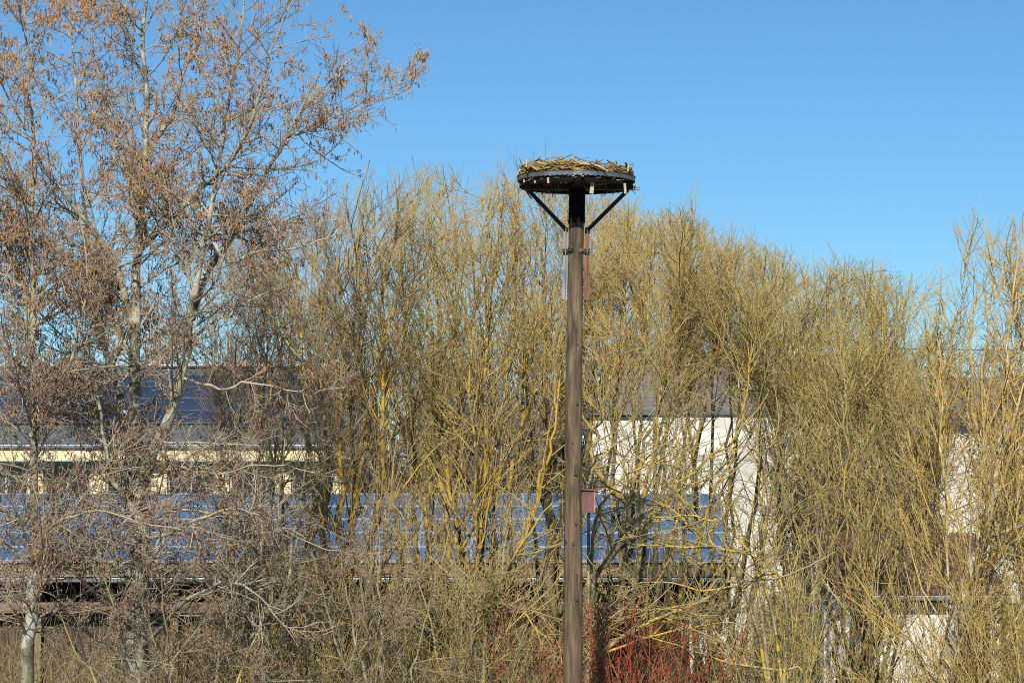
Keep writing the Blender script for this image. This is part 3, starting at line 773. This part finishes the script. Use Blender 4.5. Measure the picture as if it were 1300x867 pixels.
# --- alders on the left
def gnd(px, Y): p = at(px, 700, Y); return np.array([p[0], Y, 0.0])
def alder_main():
    Y = 29.5
    L = [limb([(172, 1065), (176, 900), (174, 800), (178, 700), (176, 610, .1), (170, 540, .2), (171, 470, .2), (172, 350, .2), (180, 250, .3), (187, 150, .4), (182, 50, .4), (190, -60, .4), (188, -200, .4)], .165, .012, Y, 40, .01),
         limb([(176, 625, .1), (196, 570, -.1), (215, 530, -.2), (232, 470, -.3), (241, 415, -.3), (251, 350, -.35), (263, 285, -.4), (276, 224, -.4), (287, 145, -.5), (299, 83, -.5), (306, 25, -.5), (316, -90, -.6)], .08, .010, Y, 36, .01),
         limb([(243, 405, -.3), (262, 348, 0), (290, 307, .2), (316, 258, .3), (349, 199, .5), (366, 179, .5), (407, 158, .6), (440, 145, .6), (490, 127, .6), (524, 110, .6)], .05, .006, Y, 24, .01),
         limb([(362, 184, .5), (380, 150, .6), (395, 125, .6), (436, 87, .7), (455, 60, .7), (468, 38, .7)], .025, .006, Y, 14, .01),
         limb([(178, 317, .3), (208, 287, .0), (249, 245, -.3), (287, 212, -.6), (310, 175, -.8), (330, 120, -1), (345, 60, -1.1), (372, 0, -1.2)], .04, .008, Y, 20, .01),
         limb([(173, 450, .2), (154, 352, .1), (125, 303, -.2), (83, 249, -.5), (54, 208, -.6), (21, 145, -.8), (-20, 60, -1)], .05, .008, Y, 22, .01),
         limb([(170, 600, .1), (160, 560, .4), (150, 490, .7), (132, 440, .9), (118, 380, 1.1), (110, 290, 1.3), (100, 180, 1.4), (92, 60, 1.5), (80, -60, 1.5)], .07, .01, Y, 26, .01),
         limb([(176, 760, -.1), (181, 715, -.3), (178, 665, -.4), (160, 632, -.5), (140, 600, -.6), (128, 540, -.7), (118, 470, -.8), (95, 400, -1)], .07, .01, Y, 24, .012),
         limb([(180, 755, -.1), (190, 715, -.3), (205, 690, -.5), (215, 640, -.6), (240, 600, -.9), (262, 560, -1)], .04, .008, Y, 18, .012),
         limb([(187, 300, .3), (160, 220, .6), (140, 150, .9), (120, 70, 1.1), (105, 0, 1.2)], .035, .008, Y, 16, .01),
         limb([(184, 200, .4), (215, 150, .2), (235, 90, .1), (248, 30, 0), (255, -40, 0)], .035, .008, Y, 16, .01),
         limb([(262, 290, -.4), (290, 332, -.6), (328, 318, -.7), (374, 314, -.8), (415, 303, -.8), (436, 287, -.8)], .025, .006, Y, 16, .01),
         limb([(200, 640, -.3), (260, 650, -.6), (300, 655, -.7), (350, 700, -1)], .02, .006, Y, 12, .01),
         limb([(172, 800, -.1), (130, 760, -.5), (70, 700, -1.0), (20, 640, -1.2)], .045, .008, Y, 16, .015),
         limb([(180, 760, -.1), (140, 690, .2), (110, 640, .3), (60, 600, .5)], .035, .008, Y, 16, .015),
         limb([(178, 690, -.1), (240, 665, -.9), (290, 648, -1.2), (330, 655, -1.3), (390, 690, -1.3), (450, 700, -1.4)], .028, .006, Y, 18, .012),
         limb([(176, 640, .1), (140, 612, -.4), (95, 600, -.8), (50, 610, -1.1), (0, 592, -1.3)], .022, .005, Y, 18, .02),
         limb([(180, 610, .1), (225, 596, -.5), (280, 602, -.9), (330, 590, -1.2), (400, 600, -1.3)], .022, .005, Y, 18, .02),
         limb([(178, 660, .1), (215, 668, .5), (270, 690, .8), (330, 684, 1.0), (390, 640, 1.1)], .02, .005, Y, 18, .02),
         limb([(176, 700, .1), (120, 690, -.6), (60, 668, -.9), (10, 676, -1.1)], .022, .005, Y, 18, .02),
         limb([(172, 520, .1), (120, 512, -.5), (70, 480, -.9), (20, 476, -1.1)], .02, .005, Y, 18, .02),
         limb([(232, 480, -.3), (280, 492, -.6), (330, 488, -.8), (390, 500, -1.0), (440, 492, -1.1)], .02, .005, Y, 18, .02),
         limb([(182, 820, -.1), (240, 760, -.9), (300, 740, -1.3), (345, 775, -1.4), (378, 820, -1.4)], .03, .006, Y, 18, .012)]
    up = (0, 0, .05)
    lv = [dict(n=560, tmin=.10, tmax=.97, ang=58, angsd=14, ratio=.30, lo=.3, hi=1.8, thin=(3.4, .8), rr=.5, r1=.0045, K=8, wob=.07, trop=(0, 0, .035), taper=.5, rmax=.016),
          dict(thin=(4.8, .85), n=4300, tmin=.12, tmax=1.0, ang=48, angsd=14, ratio=.4, lo=.25, hi=.8, rr=.6, r1=.0032, K=5, wob=.09, trop=(0, 0, .03), taper=.4, rmax=.008),
          dict(thin=(4.8, .85), n=14500, tmin=.15, tmax=1.0, ang=45, angsd=16, ratio=.5, lo=.08, hi=.28, rr=.7, r1=.0026, K=2, wob=.12, trop=(0, 0, .0), taper=.3, rmax=.004, also=True)]
    def q(c):
        h = np.clip((c[:, 2] - 4.5) / 5.0, 0, 1)
        west = np.clip((0.5 - (c[:, 0] + 6.5) / 6), 0, .5)
        return np.clip(rng.normal(.22 + .44 * h + .18 * west, .2, len(c)), 0, 1)
    build_tree('alder_tree', gnd(174, Y), 'tall alder with three pale forked trunks and rusty catkins, left of the frame', 'tree', L, lv, M_ALDER,
               catk=dict(n=13000, mat=M_CATK, lmin=.035, lmax=.07, rw=.0052, per=2, qfn=q, zw=([3, 5, 8, 10], [.5, .65, 1, 1.25])), limb_sides=12, group='alders with catkins on the left')
alder_main()
def alder_left():
    Y = 28.6
    L = [limb([(30, 1090), (34, 870), (41, 760), (44, 700), (43, 600), (40, 500), (42, 400), (40, 300), (44, 200), (36, 100), (30, -40)], .095, .012, Y, 36, .012),
         limb([(43, 420), (20, 340, .3), (-10, 270, .5), (-40, 180, .6)], .03, .008, Y, 14, .01),
         limb([(44, 560), (70, 500, -.3), (95, 440, -.5), (110, 350, -.6), (100, 260, -.6)], .03, .008, Y, 16, .01),
         limb([(44, 690), (80, 660, -.6), (130, 648, -1), (180, 665, -1.3), (230, 672, -1.4)], .022, .006, Y, 16, .01),
         limb([(42, 620), (10, 600, -.2), (-30, 560, -.3)], .02, .006, Y, 10, .01)]
    lv = [dict(n=150, tmin=.14, tmax=.97, ang=60, angsd=14, ratio=.3, lo=.8, hi=2.1, rr=.5, r1=.0045, K=8, wob=.07, trop=(0, 0, .03), taper=.5, rmax=.018),
          dict(thin=(4.8, .85), n=1800, tmin=.1, tmax=1.0, ang=48, angsd=14, ratio=.4, lo=.25, hi=.75, rr=.6, r1=.0032, K=5, wob=.09, trop=(0, 0, .03), taper=.4, rmax=.007),
          dict(thin=(4.8, .85), n=7000, tmin=.15, tmax=1.0, ang=45, angsd=16, ratio=.5, lo=.08, hi=.26, rr=.7, r1=.0026, K=2, wob=.12, trop=(0, 0, .0), taper=.3, rmax=.004, also=True)]
    def q(c):
        h = np.clip((c[:, 2] - 5.5) / 4.0, 0, 1); return np.clip(rng.normal(.30 + .40 * h, .22, len(c)), 0, 1)
    build_tree('alder_tree', gnd(32, Y), 'slender alder with one pale trunk at the left edge', 'tree', L, lv, M_ALDER,
               catk=dict(n=7000, mat=M_CATK, lmin=.035, lmax=.068, rw=.0052, per=2, qfn=q, zw=([3, 5, 8, 10], [.5, .65, 1, 1.25])), limb_sides=10, group='alders with catkins on the left')
alder_left()
def alder_low():
    # multi-stemmed young alder with mauve catkins, lower left and centre left
    for (nm, bx, Y, tops, lab, nn) in (
        ('alder_tree', 330, 31.5, [(300, 430, 0), (340, 330, .6), (372, 400, -.4), (410, 440, .2), (270, 520, -.5), (300, 560, -1)], 'young alder with mauve catkins between the forked alder and the yellow-lichened willow', .65),
        ('alder_tree', 235, 28.2, [(120, 690, -.6), (205, 735, -.9), (300, 725, -.5), (360, 705, .2), (70, 770, -.4)], 'low spreading alder with pale crooked branches at the bottom left', .42),
        ('alder_tree', 490, 30.2, [(430, 690, -.3), (480, 640, .4), (520, 730, -.5), (395, 700, -.6), (455, 720, -.9), (545, 760, 0)], 'twiggy young alder in front of the solar roof, left of the pole', .38)):
        b = gnd(bx, Y); L = []
        for (px, py, dy) in tops:
            t = at(px, py, Y + dy); m1 = b * .7 + t * .3; m1[2] = t[2] * .38; m2 = b * .3 + t * .7; m2[2] = t[2] * .72
            L.append(curve([b + rng.normal(0, .05, 3) * (1, 1, 0), m1, m2, t], .038, .007, 18, .025))
        lv = [dict(n=int(105 * nn), tmin=.25, tmax=.98, ang=58, angsd=16, ratio=.35, lo=.5, hi=1.6, rr=.6, r1=.004, K=7, wob=.10, trop=(0, 0, .0), taper=.4, rmax=.014),
              dict(n=int(900 * nn), tmin=.1, tmax=1.0, ang=50, angsd=16, ratio=.4, lo=.2, hi=.6, rr=.6, r1=.003, K=4, wob=.11, trop=(0, 0, .02), taper=.4, rmax=.006),
              dict(n=int(4000 * nn), tmin=.1, tmax=1.0, ang=45, angsd=18, ratio=.5, lo=.07, hi=.22, rr=.7, r1=.0026, K=2, wob=.14, trop=(0, 0, 0), taper=.3, rmax=.004, also=True)]
        build_tree(nm, b, lab, 'tree', L, lv, M_GREY, catk=dict(n=int(2300 * nn), mat=M_CATK2, lmin=.02, lmax=.042, rw=.005, per=3, sway=.6), group='alders with catkins on the left', skyline=0)
alder_low()

# --- willows
def willow(bx, Y, tops, label, mat, n1=75, n2=900, n3=6500, r0=.085, low=.16, explicit=(), name='willow_tree', group='bare willows behind the nest pole', trop=.10, cat='tree', tl=(.35, 1.0), tr=.0032, splay=.55, sky=0, thin=(4.9, .5)):
    b = gnd(bx, Y); L = []
    for (px, py, dy) in tops:
        t = at(px, py, Y + dy); h = t[2]
        m0 = b * .8 + t * .2; m0[2] = h * .14
        m1 = b * (1 - splay) + t * splay; m1[2] = h * .42
        m2 = b * .15 + t * .85; m2[2] = h * .75
        s = b + rng.normal(0, .09, 3) * (1, 1, 0)
        L.append(curve([s, m0, m1, m2, t], r0 * rng.uniform(.7, 1.15), .009, 22, .045))
    for e in explicit: L.append(limb(e[0], e[1], e[2], Y, 22, .03))
    lv = [dict(n=n1, tmin=low, tmax=.97, ang=rng.uniform(36, 50), angsd=15, ratio=.36, lo=1.0, hi=3.0, rr=.6, r1=.006, K=9, wob=rng.uniform(.06, .1), trop=(0, 0, trop), taper=.5, rmax=.035),
          dict(n=n2, tmin=.10, tmax=.98, ang=36, angsd=13, ratio=.42, lo=.5, hi=1.3, rr=.6, r1=.0042, K=6, wob=.045, trop=(0, 0, trop * .9), taper=.4, rmax=.013, also=True),
          dict(n=n3, tmin=.10, tmax=1.0, ang=33, angsd=13, ratio=.6, lo=tl[0], hi=tl[1], rr=.7, r1=tr * .75, K=4, wob=.035, trop=(0, 0, trop * .8), taper=.3, rmax=tr * 1.25, tpow=.9)]
    lv[2]['n'] = int(n3 * .74); lv[1]['n'] = int(n2 * .95)
    for l_ in lv: l_['thin'] = thin
    return build_tree(name, b, label, cat, L, lv, mat, group=group, skyline=sky if sky is not None else None)

willow(440, 33.5, [(455, 235, 0), (400, 270, .6), (505, 250, -.5), (430, 330, -.8), (375, 330, .8), (490, 340, .8)],
       'willow with yellow lichen on its leaning stem beside the cream wall end', M_WILLOWB, n1=80, n2=1000, n3=6500,
       explicit=[([(395, 860), (402, 760), (440, 690), (455, 600), (462, 520), (455, 400), (456, 300)], .07, .012)])
willow(600, 35.0, [(540, 235, 0), (575, 225, .8), (620, 240, -.5), (655, 225, .4), (600, 300, -1), (505, 300, 0), (680, 280, .8)],
       'broad willow fanning out of one low fork just left of the nest pole', M_WILLOW, n1=95, n2=1200, n3=8500,
       explicit=[([(604, 960), (608, 800), (606, 763), (585, 700), (568, 620), (560, 500), (555, 380)], .085, .012),
                 ([(608, 770), (640, 720), (668, 680, -.2), (682, 620, -.3), (700, 560, -.4), (712, 470, -.4)], .07, .012),
                 ([(606, 765), (612, 700), (622, 620), (628, 520), (622, 400), (640, 290)], .06, .01)])
willow(700, 38.0, [(690, 215, 0), (720, 250, .6), (770, 250, -.5), (660, 230, .4), (745, 330, -1), (805, 262, .8)],
       'dark trunked willow directly behind the nest pole', M_WILLOW, n1=85, n2=1050, n3=7000, r0=.08, thin=(5.5, .2),
       explicit=[([(700, 900), (698, 760), (702, 690), (699, 620), (712, 560), (730, 480), (750, 400), (790, 320)], .13, .02)])
willow(760, 34.5, [(830, 285, .5), (880, 275, 0), (790, 275, 1), (925, 330, .5), (850, 370, -.6), (965, 400, -.4)],
       'wide willow with golden lichen right of the nest pole and bird box', M_WILLOW, n1=95, n2=1250, n3=8500, splay=.5, low=.3, thin=(5.7, .2),
       explicit=[([(735, 900), (748, 745), (768, 714), (795, 686), (814, 674), (834, 650), (880, 600, -.3), (930, 560, -.5), (975, 500, -.6)], .085, .012),
                 ([(775, 900), (785, 760), (790, 690), (798, 640), (820, 560), (850, 470), (875, 380)], .075, .012),
                 ([(800, 640), (760, 600), (752, 560), (775, 500), (800, 420)], .05, .01)])
willow(900, 37.0, [(905, 290, 0), (945, 315, .5), (985, 320, 0), (870, 290, .5), (1010, 380, -.6), (930, 400, -.8)],
       'dense olive willow in front of the white block', M_WILLOW2, n1=80, n2=1000, n3=6300, low=.5, thin=(5.6, .14),
       explicit=[([(868, 900), (872, 800), (868, 700), (878, 620), (890, 540), (905, 430)], .07, .012)])
willow(1010, 35.5, [(1035, 345, 0), (985, 330, .8), (1075, 350, .5), (1010, 400, -.8), (1060, 430, -.8), (955, 420, -.6)],
       'dense willow of fine leaning shoots left of the low white shed', M_WILLOW2, n1=80, n2=1050, n3=6500, r0=.04, low=.3, thin=(4.3, .25))
willow(1095, 34.0, [(1125, 350, 0), (1150, 370, .4), (1090, 360, .6), (1195, 420, -.4), (1070, 470, -.6)],
       'willow with a leaning lichened trunk over the red shed roof', M_WILLOW2, n1=70, n2=950, n3=6500, r0=.045, thin=(4.1, .4),
       explicit=[([(1090, 950), (1102, 850), (1120, 770), (1140, 700), (1162, 620), (1172, 560), (1180, 490), (1178, 420)], .07, .01),
                 ([(1098, 950), (1100, 800), (1104, 700), (1104, 600), (1103, 500), (1110, 420)], .03, .01)])
willow(1215, 32.5, [(1235, 300, 0), (1195, 340, .5), (1290, 300, .4), (1255, 290, -.4), (1310, 400, 0), (1190, 430, -.6)],
       'tall tawny willow with one pale trunk near the right edge', M_WILLOW3, n1=70, n2=700, n3=4600, r0=.045, thin=(4.4, .85),
       explicit=[([(1195, 960), (1212, 800), (1228, 740), (1250, 660), (1266, 600), (1275, 540), (1280, 440), (1292, 330)], .13, .014),
                 ([(1230, 745), (1262, 700, -.3), (1310, 680, -.5), (1360, 640, -.7)], .03, .008)])
willow(1330, 33.5, [(1290, 320, 0), (1350, 290, .5), (1310, 400, -.5), (1385, 320, 0)],
       'tawny willow cut by the right edge of the frame', M_WILLOW3, n1=55, n2=600, n3=3600, r0=.05)

# second row, smaller and further
willow(530, 41.0, [(520, 250, 0), (560, 260, 0), (480, 300, 0), (600, 280, 0)], 'slim willow behind and between the two willows left of the pole', M_WILLOW2, n1=60, n2=700, n3=4500)
willow(820, 42.5, [(800, 280, 0), (850, 290, 0), (890, 300, 0), (760, 300, 0)], 'willow standing behind the golden lichened one', M_WILLOW2, n1=60, n2=750, n3=4500, low=.55, thin=(5.8, .05))
willow(1075, 42.0, [(1050, 350, 0), (1100, 345, 0), (1140, 370, 0), (1010, 360, 0)], 'grey twigged willow behind the leaning lichened trunk', M_WILLOW2, n1=60, n2=750, n3=4500, thin=(4.4, .1))
willow(385, 38.0, [(350, 330, 0), (395, 300, 0), (430, 300, 0)], 'thin grey brown tree behind the young mauve alder', M_BROWN, n1=60, n2=750, n3=5000)
willow(315, 36.0, [(290, 300, 0), (335, 280, .4), (365, 290, 0), (270, 380, -.4), (345, 350, -.6)], 'grey brown bare tree between the forked alder and the willows', M_BROWN, n1=75, n2=850, n3=5600, r0=.05, name='bare_tree', group='grey brown trees behind the alders')

# low arching lichened boughs right of the pole
def arching():
    Y = 31.5; b = gnd(985, Y)
    L = [limb([(985, 990), (975, 860), (960, 740), (955, 705), (900, 696), (850, 693), (800, 690), (770, 681), (746, 668)], .03, .006, Y, 22, .01),
         limb([(980, 980), (1000, 800), (985, 730), (940, 742), (890, 750), (845, 738), (790, 743), (757, 746)], .026, .006, Y, 20, .01),
         limb([(985, 1000), (1020, 860), (990, 850), (920, 840), (880, 825), (835, 812), (780, 803), (748, 790)], .026, .006, Y, 20, .01)]
    L2 = [limb([(735, 1000), (745, 860), (757, 835), (800, 800), (850, 780), (905, 755), (926, 738), (955, 715), (985, 670), (1010, 620)], .045, .008, Y, 24, .012),
          limb([(926, 738), (970, 735), (1020, 722), (1060, 700)], .02, .006, Y, 12, .01),
          limb([(760, 832), (810, 812), (860, 800), (920, 790), (980, 800)], .02, .006, Y, 12, .01),
          limb([(800, 800), (835, 775), (880, 765), (900, 762)], .018, .006, Y, 10, .01),
          limb([(760, 828), (770, 790), (800, 765), (832, 740), (855, 700)], .018, .005, Y, 12, .01)]
    L += [limb([(990, 980), (985, 800), (950, 700), (905, 660), (855, 655), (800, 664), (765, 690)], .026, .005, Y, 20, .015),
          limb([(992, 980), (960, 800), (930, 720), (880, 668), (838, 640), (800, 632), (770, 618)], .024, .005, Y, 20, .015),
          limb([(975, 990), (940, 860), (900, 790), (850, 772), (815, 776), (775, 800)], .022, .005, Y, 20, .015)]
    L2 += [limb([(745, 960), (752, 760, .4), (775, 700, .5), (815, 655, .6), (865, 622, .7), (930, 596, .8), (985, 560, .9)], .035, .006, Y, 22, .015),
           limb([(742, 960), (750, 700, .5), (765, 640, .6), (800, 600, .7), (850, 585, .8), (905, 560, .9)], .03, .006, Y, 22, .015),
           limb([(745, 960), (748, 640, .5), (758, 590, .6), (785, 560, .7), (830, 545, .8), (870, 520, .9)], .026, .006, Y, 22, .015)]
    lv = lambda k: [dict(n=int(60 * k), tmin=.25, tmax=.97, ang=42, angsd=14, ratio=.3, lo=.5, hi=1.5, rr=.65, r1=.0055, K=7, wob=.09, trop=(-.02, 0, .02), taper=.4, rmax=.013),
          dict(n=int(380 * k), tmin=.1, tmax=1, ang=42, angsd=14, ratio=.5, lo=.3, hi=.8, rr=.65, r1=.0042, K=5, wob=.09, trop=(0, 0, .03), taper=.4, rmax=.008),
          dict(n=int(1300 * k), tmin=.1, tmax=1, ang=40, angsd=14, ratio=.5, lo=.12, hi=.45, rr=.7, r1=.003, K=3, wob=.08, trop=(0, 0, .03), taper=.4, rmax=.0045)]
    m = mat_bark('golden_lichen_boughs', (0.24, 0.20, 0.12), (0.36, 0.30, 0.13), (0.26, 0.21, 0.10), LICH, .8, lscale=13)
    build_tree('willow_shrub', b, 'willow shrub whose golden lichened boughs arch left towards the pole', 'shrub', L, lv(.8), m, group='lichened shrubs at the foot of the trees')
    build_tree('willow_shrub', gnd(735, Y), 'shrub with long grey boughs rising right from the foot of the pole', 'shrub', L2, lv(1.0), m, group='lichened shrubs at the foot of the trees')
    # left of the pole: long light bough dipping towards it
    L3 = [limb([(560, 1000), (585, 860), (600, 790), (620, 770), (660, 772), (690, 780), (713, 786)], .025, .006, Y, 16, .01),
          limb([(660, 772), (680, 800), (700, 835), (714, 850)], .014, .005, Y, 10, .01),
          limb([(580, 1000), (610, 900), (615, 830), (622, 770), (650, 710), (690, 650), (712, 622)], .04, .008, Y, 18, .012),
          limb([(590, 990), (560, 860), (545, 780), (520, 700), (515, 640)], .02, .006, Y, 16, .01)]
    build_tree('willow_shrub', gnd(585, Y), 'shrub left of the pole with a pale bough dipping to the pole foot', 'shrub', L3, lv(.9), m, group='lichened shrubs at the foot of the trees')
arching()

# --- shrubs
def shrub(name, bx, Y, n, H, spread, label, cat, mat, group, tw=(200, 900), r0=.012, trop=(0, 0, .05), tip=None, lean=(0, 0), wob=.05, dens=None):
    b = gnd(bx, Y)
    a = rng.uniform(0, 2 * math.pi, n); s = rng.uniform(0, .35 * spread, n)
    st = np.stack([b[0] + np.cos(a) * s, b[1] + np.sin(a) * s, np.full(n, -.05)], 1)
    d = np.stack([np.cos(a) * rng.uniform(.05, .55, n) * spread + lean[0], np.sin(a) * rng.uniform(.05, .5, n) * spread + lean[1], np.ones(n)], 1)
    g0 = grow(st, d, rng.uniform(.4, 1.08, n) * H, np.full(n, r0) * rng.uniform(.6, 1.2, n), np.full(n, .0035), 10, wob, np.array(trop))
    g1 = children([g0], tw[0], .2, .95, 38, 14, .3, .3, 1.1, .6, .0035, 5, .07, trop, rmax=.007)
    g2 = children(g1 + [g0], tw[1], .1, 1, 38, 15, .4, .12, .45, .7, .0026, 3, .08, trop, rmax=.0042)
    o = (b[0], b[1], 0); gr = [g0] + g1 + g2; sd_ = [5] + [4] * len(g1) + [3] * len(g2)
    if not tip:
        r = tubes(name, gr, sd_, mat, None, o); r.location = o
        return tag(r, label, cat, group)
    r = empty(name, b, label, cat, group)
    tubes('stems', gr, sd_, mat, r, o)
    if tip: catkins('catkins', g1 + g2, tip[0], tip[1], r, o, **tip[2])
    return r
G = 'red stemmed dogwoods under the willows'
shrub('dogwood_shrub', 672, 32.2, 34, 3.1, .9, 'red stemmed dogwood just left of the pole foot', 'shrub', M_RED, G, (160, 300))
shrub('dogwood_shrub', 765, 31.5, 48, 3.2, .9, 'red stemmed dogwood just right of the pole foot', 'shrub', M_RED, G, (260, 500))
shrub('dogwood_shrub', 830, 31.8, 50, 3.2, 1.0, 'red stemmed dogwood in the middle of the red thicket', 'shrub', M_RED, G, (260, 500))
shrub('dogwood_shrub', 893, 32.2, 30, 2.9, .9, 'red stemmed dogwood at the right end of the red thicket', 'shrub', M_RED, G, (180, 350))
G = 'hazel shrubs with yellow catkins'
hz = dict(lmin=.05, lmax=.095, rw=.0075, per=3, sway=.15)
shrub('hazel_shrub', 225, 30.5, 26, 3.4, 1.2, 'hazel hung with yellow catkins right of the forked alder trunk', 'shrub', M_GREY, G, (160, 500), tip=(330, M_CATKH, hz))
shrub('hazel_shrub', 320, 31.0, 26, 3.4, 1.3, 'hazel hung with yellow catkins below the young mauve alder', 'shrub', M_GREY, G, (160, 500), tip=(380, M_CATKH, hz))
G = 'fine twigged shrubs filling the foot of the thicket'
for i, (bx, Y, n, H, sp_, lab, mt) in enumerate([
        (1310, 31.0, 34, 5.0, .5, 'tall yellow osier with straight thin shoots at the right edge', M_OSIER),
        (1248, 32.0, 18, 3.8, .5, 'yellow osier shoots before the pale trunk', M_OSIER),
        (985, 33.0, 30, 3.8, .9, 'olive shrub of tangled shoots left of the low white shed', M_WILLOW2),
        (955, 36.0, 30, 4.6, 1.0, 'olive shrub of tangled shoots in front of the garden wall', M_WILLOW2),
        (1130, 30.5, 14, 1.9, 1.4, 'low olive shrub before the middle of the low white shed', M_WILLOW2),
        (1180, 31.0, 24, 2.2, 1.6, 'low olive shrub in front of the shed and pale trunk', M_WILLOW2),
        (560, 31.8, 36, 3.2, 1.5, 'olive shrub below the fan shaped willow', M_UNDER),
        (650, 31.0, 40, 3.0, 1.2, 'low olive shrub left of the pole foot', M_UNDER),
        (450, 31.5, 36, 3.2, 1.5, 'olive shrub under the leaning lichened stem', M_UNDER),
        (370, 30.0, 40, 3.0, 1.4, 'low olive shrub right of the catkin hazels', M_UNDER),
        (90, 30.5, 16, 2.3, 1.4, 'sparse brown shrub between the two pale alder trunks', M_UNDER),
        (-10, 30.0, 20, 2.4, 1.4, 'sparse brown shrub at the lower left corner', M_UNDER)]):
    shrub('thicket_shrub', bx, Y, n, H, sp_, lab, 'shrub', mt, G, (n * 7, n * 28), r0=.010, wob=.07, trop=(0, 0, .02) if i > 1 else (0, 0, .08))

# --- undergrowth: tangle nobody could count
def undergrowth():
    n = 5600
    x = rng.uniform(-9.5, 11.5, n); y = 29.5 + 14 * rng.random(n) ** 1.2
    k = 1100; y[:k] = rng.uniform(50.5, 62, k); x[:k] = (rng.uniform(925, 1300, k) - 650) / F * y[:k]
    st = np.stack([x, y, np.full(n, -.05)], 1)
    d = np.stack([rng.normal(0, .45, n), rng.normal(0, .3, n), np.ones(n)], 1)
    px = 650 + F * x / y
    hm = np.interp(px, [-50, 380, 450, 700, 760, 1000, 1040, 1230, 1260, 1400], [2.15, 2.2, 2.8, 2.8, 2.3, 2.6, 1.6, 1.6, 2.8, 2.8]) * np.where(y > 36, 1.15, 1.0); hm[:k] = 2.6
    g0 = grow(st, d, rng.uniform(.45, 1.1, n) * hm, rng.uniform(.004, .009, n), np.full(n, .003), 8, .10, np.array([0, 0, -.02]))
    g1 = children([g0], 15000, .2, 1, 45, 18, .3, .25, .8, .7, .0028, 4, .12, (0, 0, 0), rmax=.005)
    ob = tubes('undergrowth', [g0] + g1, [4] + [3] * len(g1), M_UNDER, None, (0, 0, 0))
    tag(ob, 'tangle of olive and brown stems covering the ground under the trees', 'undergrowth', kind='stuff')
undergrowth()

# --- trees behind the shed and among the houses
def far_tree(bx, Y, toppx, label, mat=M_FAR, proto=None, group='bare trees beyond the shed'):
    h = at(bx, toppx, Y)[2]; b = gnd(bx, Y)
    if proto is not None:
        src, sh = proto
        r = src.copy(); col.objects.link(r); r.location = tuple(b); s = h / sh; r.scale = (s * 1.1, s * 1.1, s); r.rotation_euler = (0, 0, rng.uniform(0, 6.28))
        r['label'] = label
        for ch in list(src.children):
            c = ch.copy(); col.objects.link(c); c.parent = r
        return r
    L = []
    for k in range(6):
        a = k / 6 * 2 * math.pi + rng.normal(0, .3); s = rng.uniform(.6, 1.0) * h * .2
        t = b + np.array([math.cos(a) * s, math.sin(a) * s, h * rng.uniform(.75, .97)])
        m = b * .6 + t * .4; m[2] = t[2] * .45
        L.append(curve([b, m, t], .2, .018, 12, .06))
    lv = [dict(n=80, tmin=.15, tmax=.97, ang=42, angsd=12, ratio=.4, lo=1, hi=3, rr=.6, r1=.012, K=7, wob=.08, trop=(0, 0, .07), taper=.5, rmax=.04),
          dict(n=800, tmin=.1, tmax=1, ang=40, angsd=14, ratio=.45, lo=.5, hi=1.5, rr=.6, r1=.008, K=5, wob=.08, trop=(0, 0, .06), taper=.4, rmax=.02),
          dict(n=4500, tmin=.1, tmax=1, ang=38, angsd=14, ratio=.6, lo=.3, hi=1.0, rr=.7, r1=.006, K=3, wob=.08, trop=(0, 0, .05), taper=.4, rmax=.009)]
    return build_tree('bare_tree', b, label, 'tree', L, lv, mat, group=group)
p1 = (far_tree(560, 60, 420, 'bare tree just behind the right end of the cream building'), at(560, 420, 60)[2])
for (bx, Y, tp, lab) in ((500, 66, 440, 'bare tree close behind the cream building end, left of its neighbour'),
                         (625, 63, 430, 'bare tree beyond the solar shed, left of the dark willow trunk'),
                         (690, 68, 425, 'bare tree beyond the solar shed, right behind the pole'),
                         (1010, 66, 470, 'bare tree right of the white block, under the first chimney'),
                         (1090, 70, 475, 'bare tree under the second white chimney'),
                         (1160, 64, 480, 'bare tree between the tiled house and the cottage'),
                         (1310, 72, 450, 'bare tree in front of the cottage at the right edge'),
                         (590, 98, 450, 'far tree on the horizon left of the pole'),
                         (700, 110, 440, 'far tree on the horizon behind the pole'),
                         (1240, 110, 455, 'far tree above the cottage roof')):
    far_tree(bx, Y, tp, lab, proto=p1)
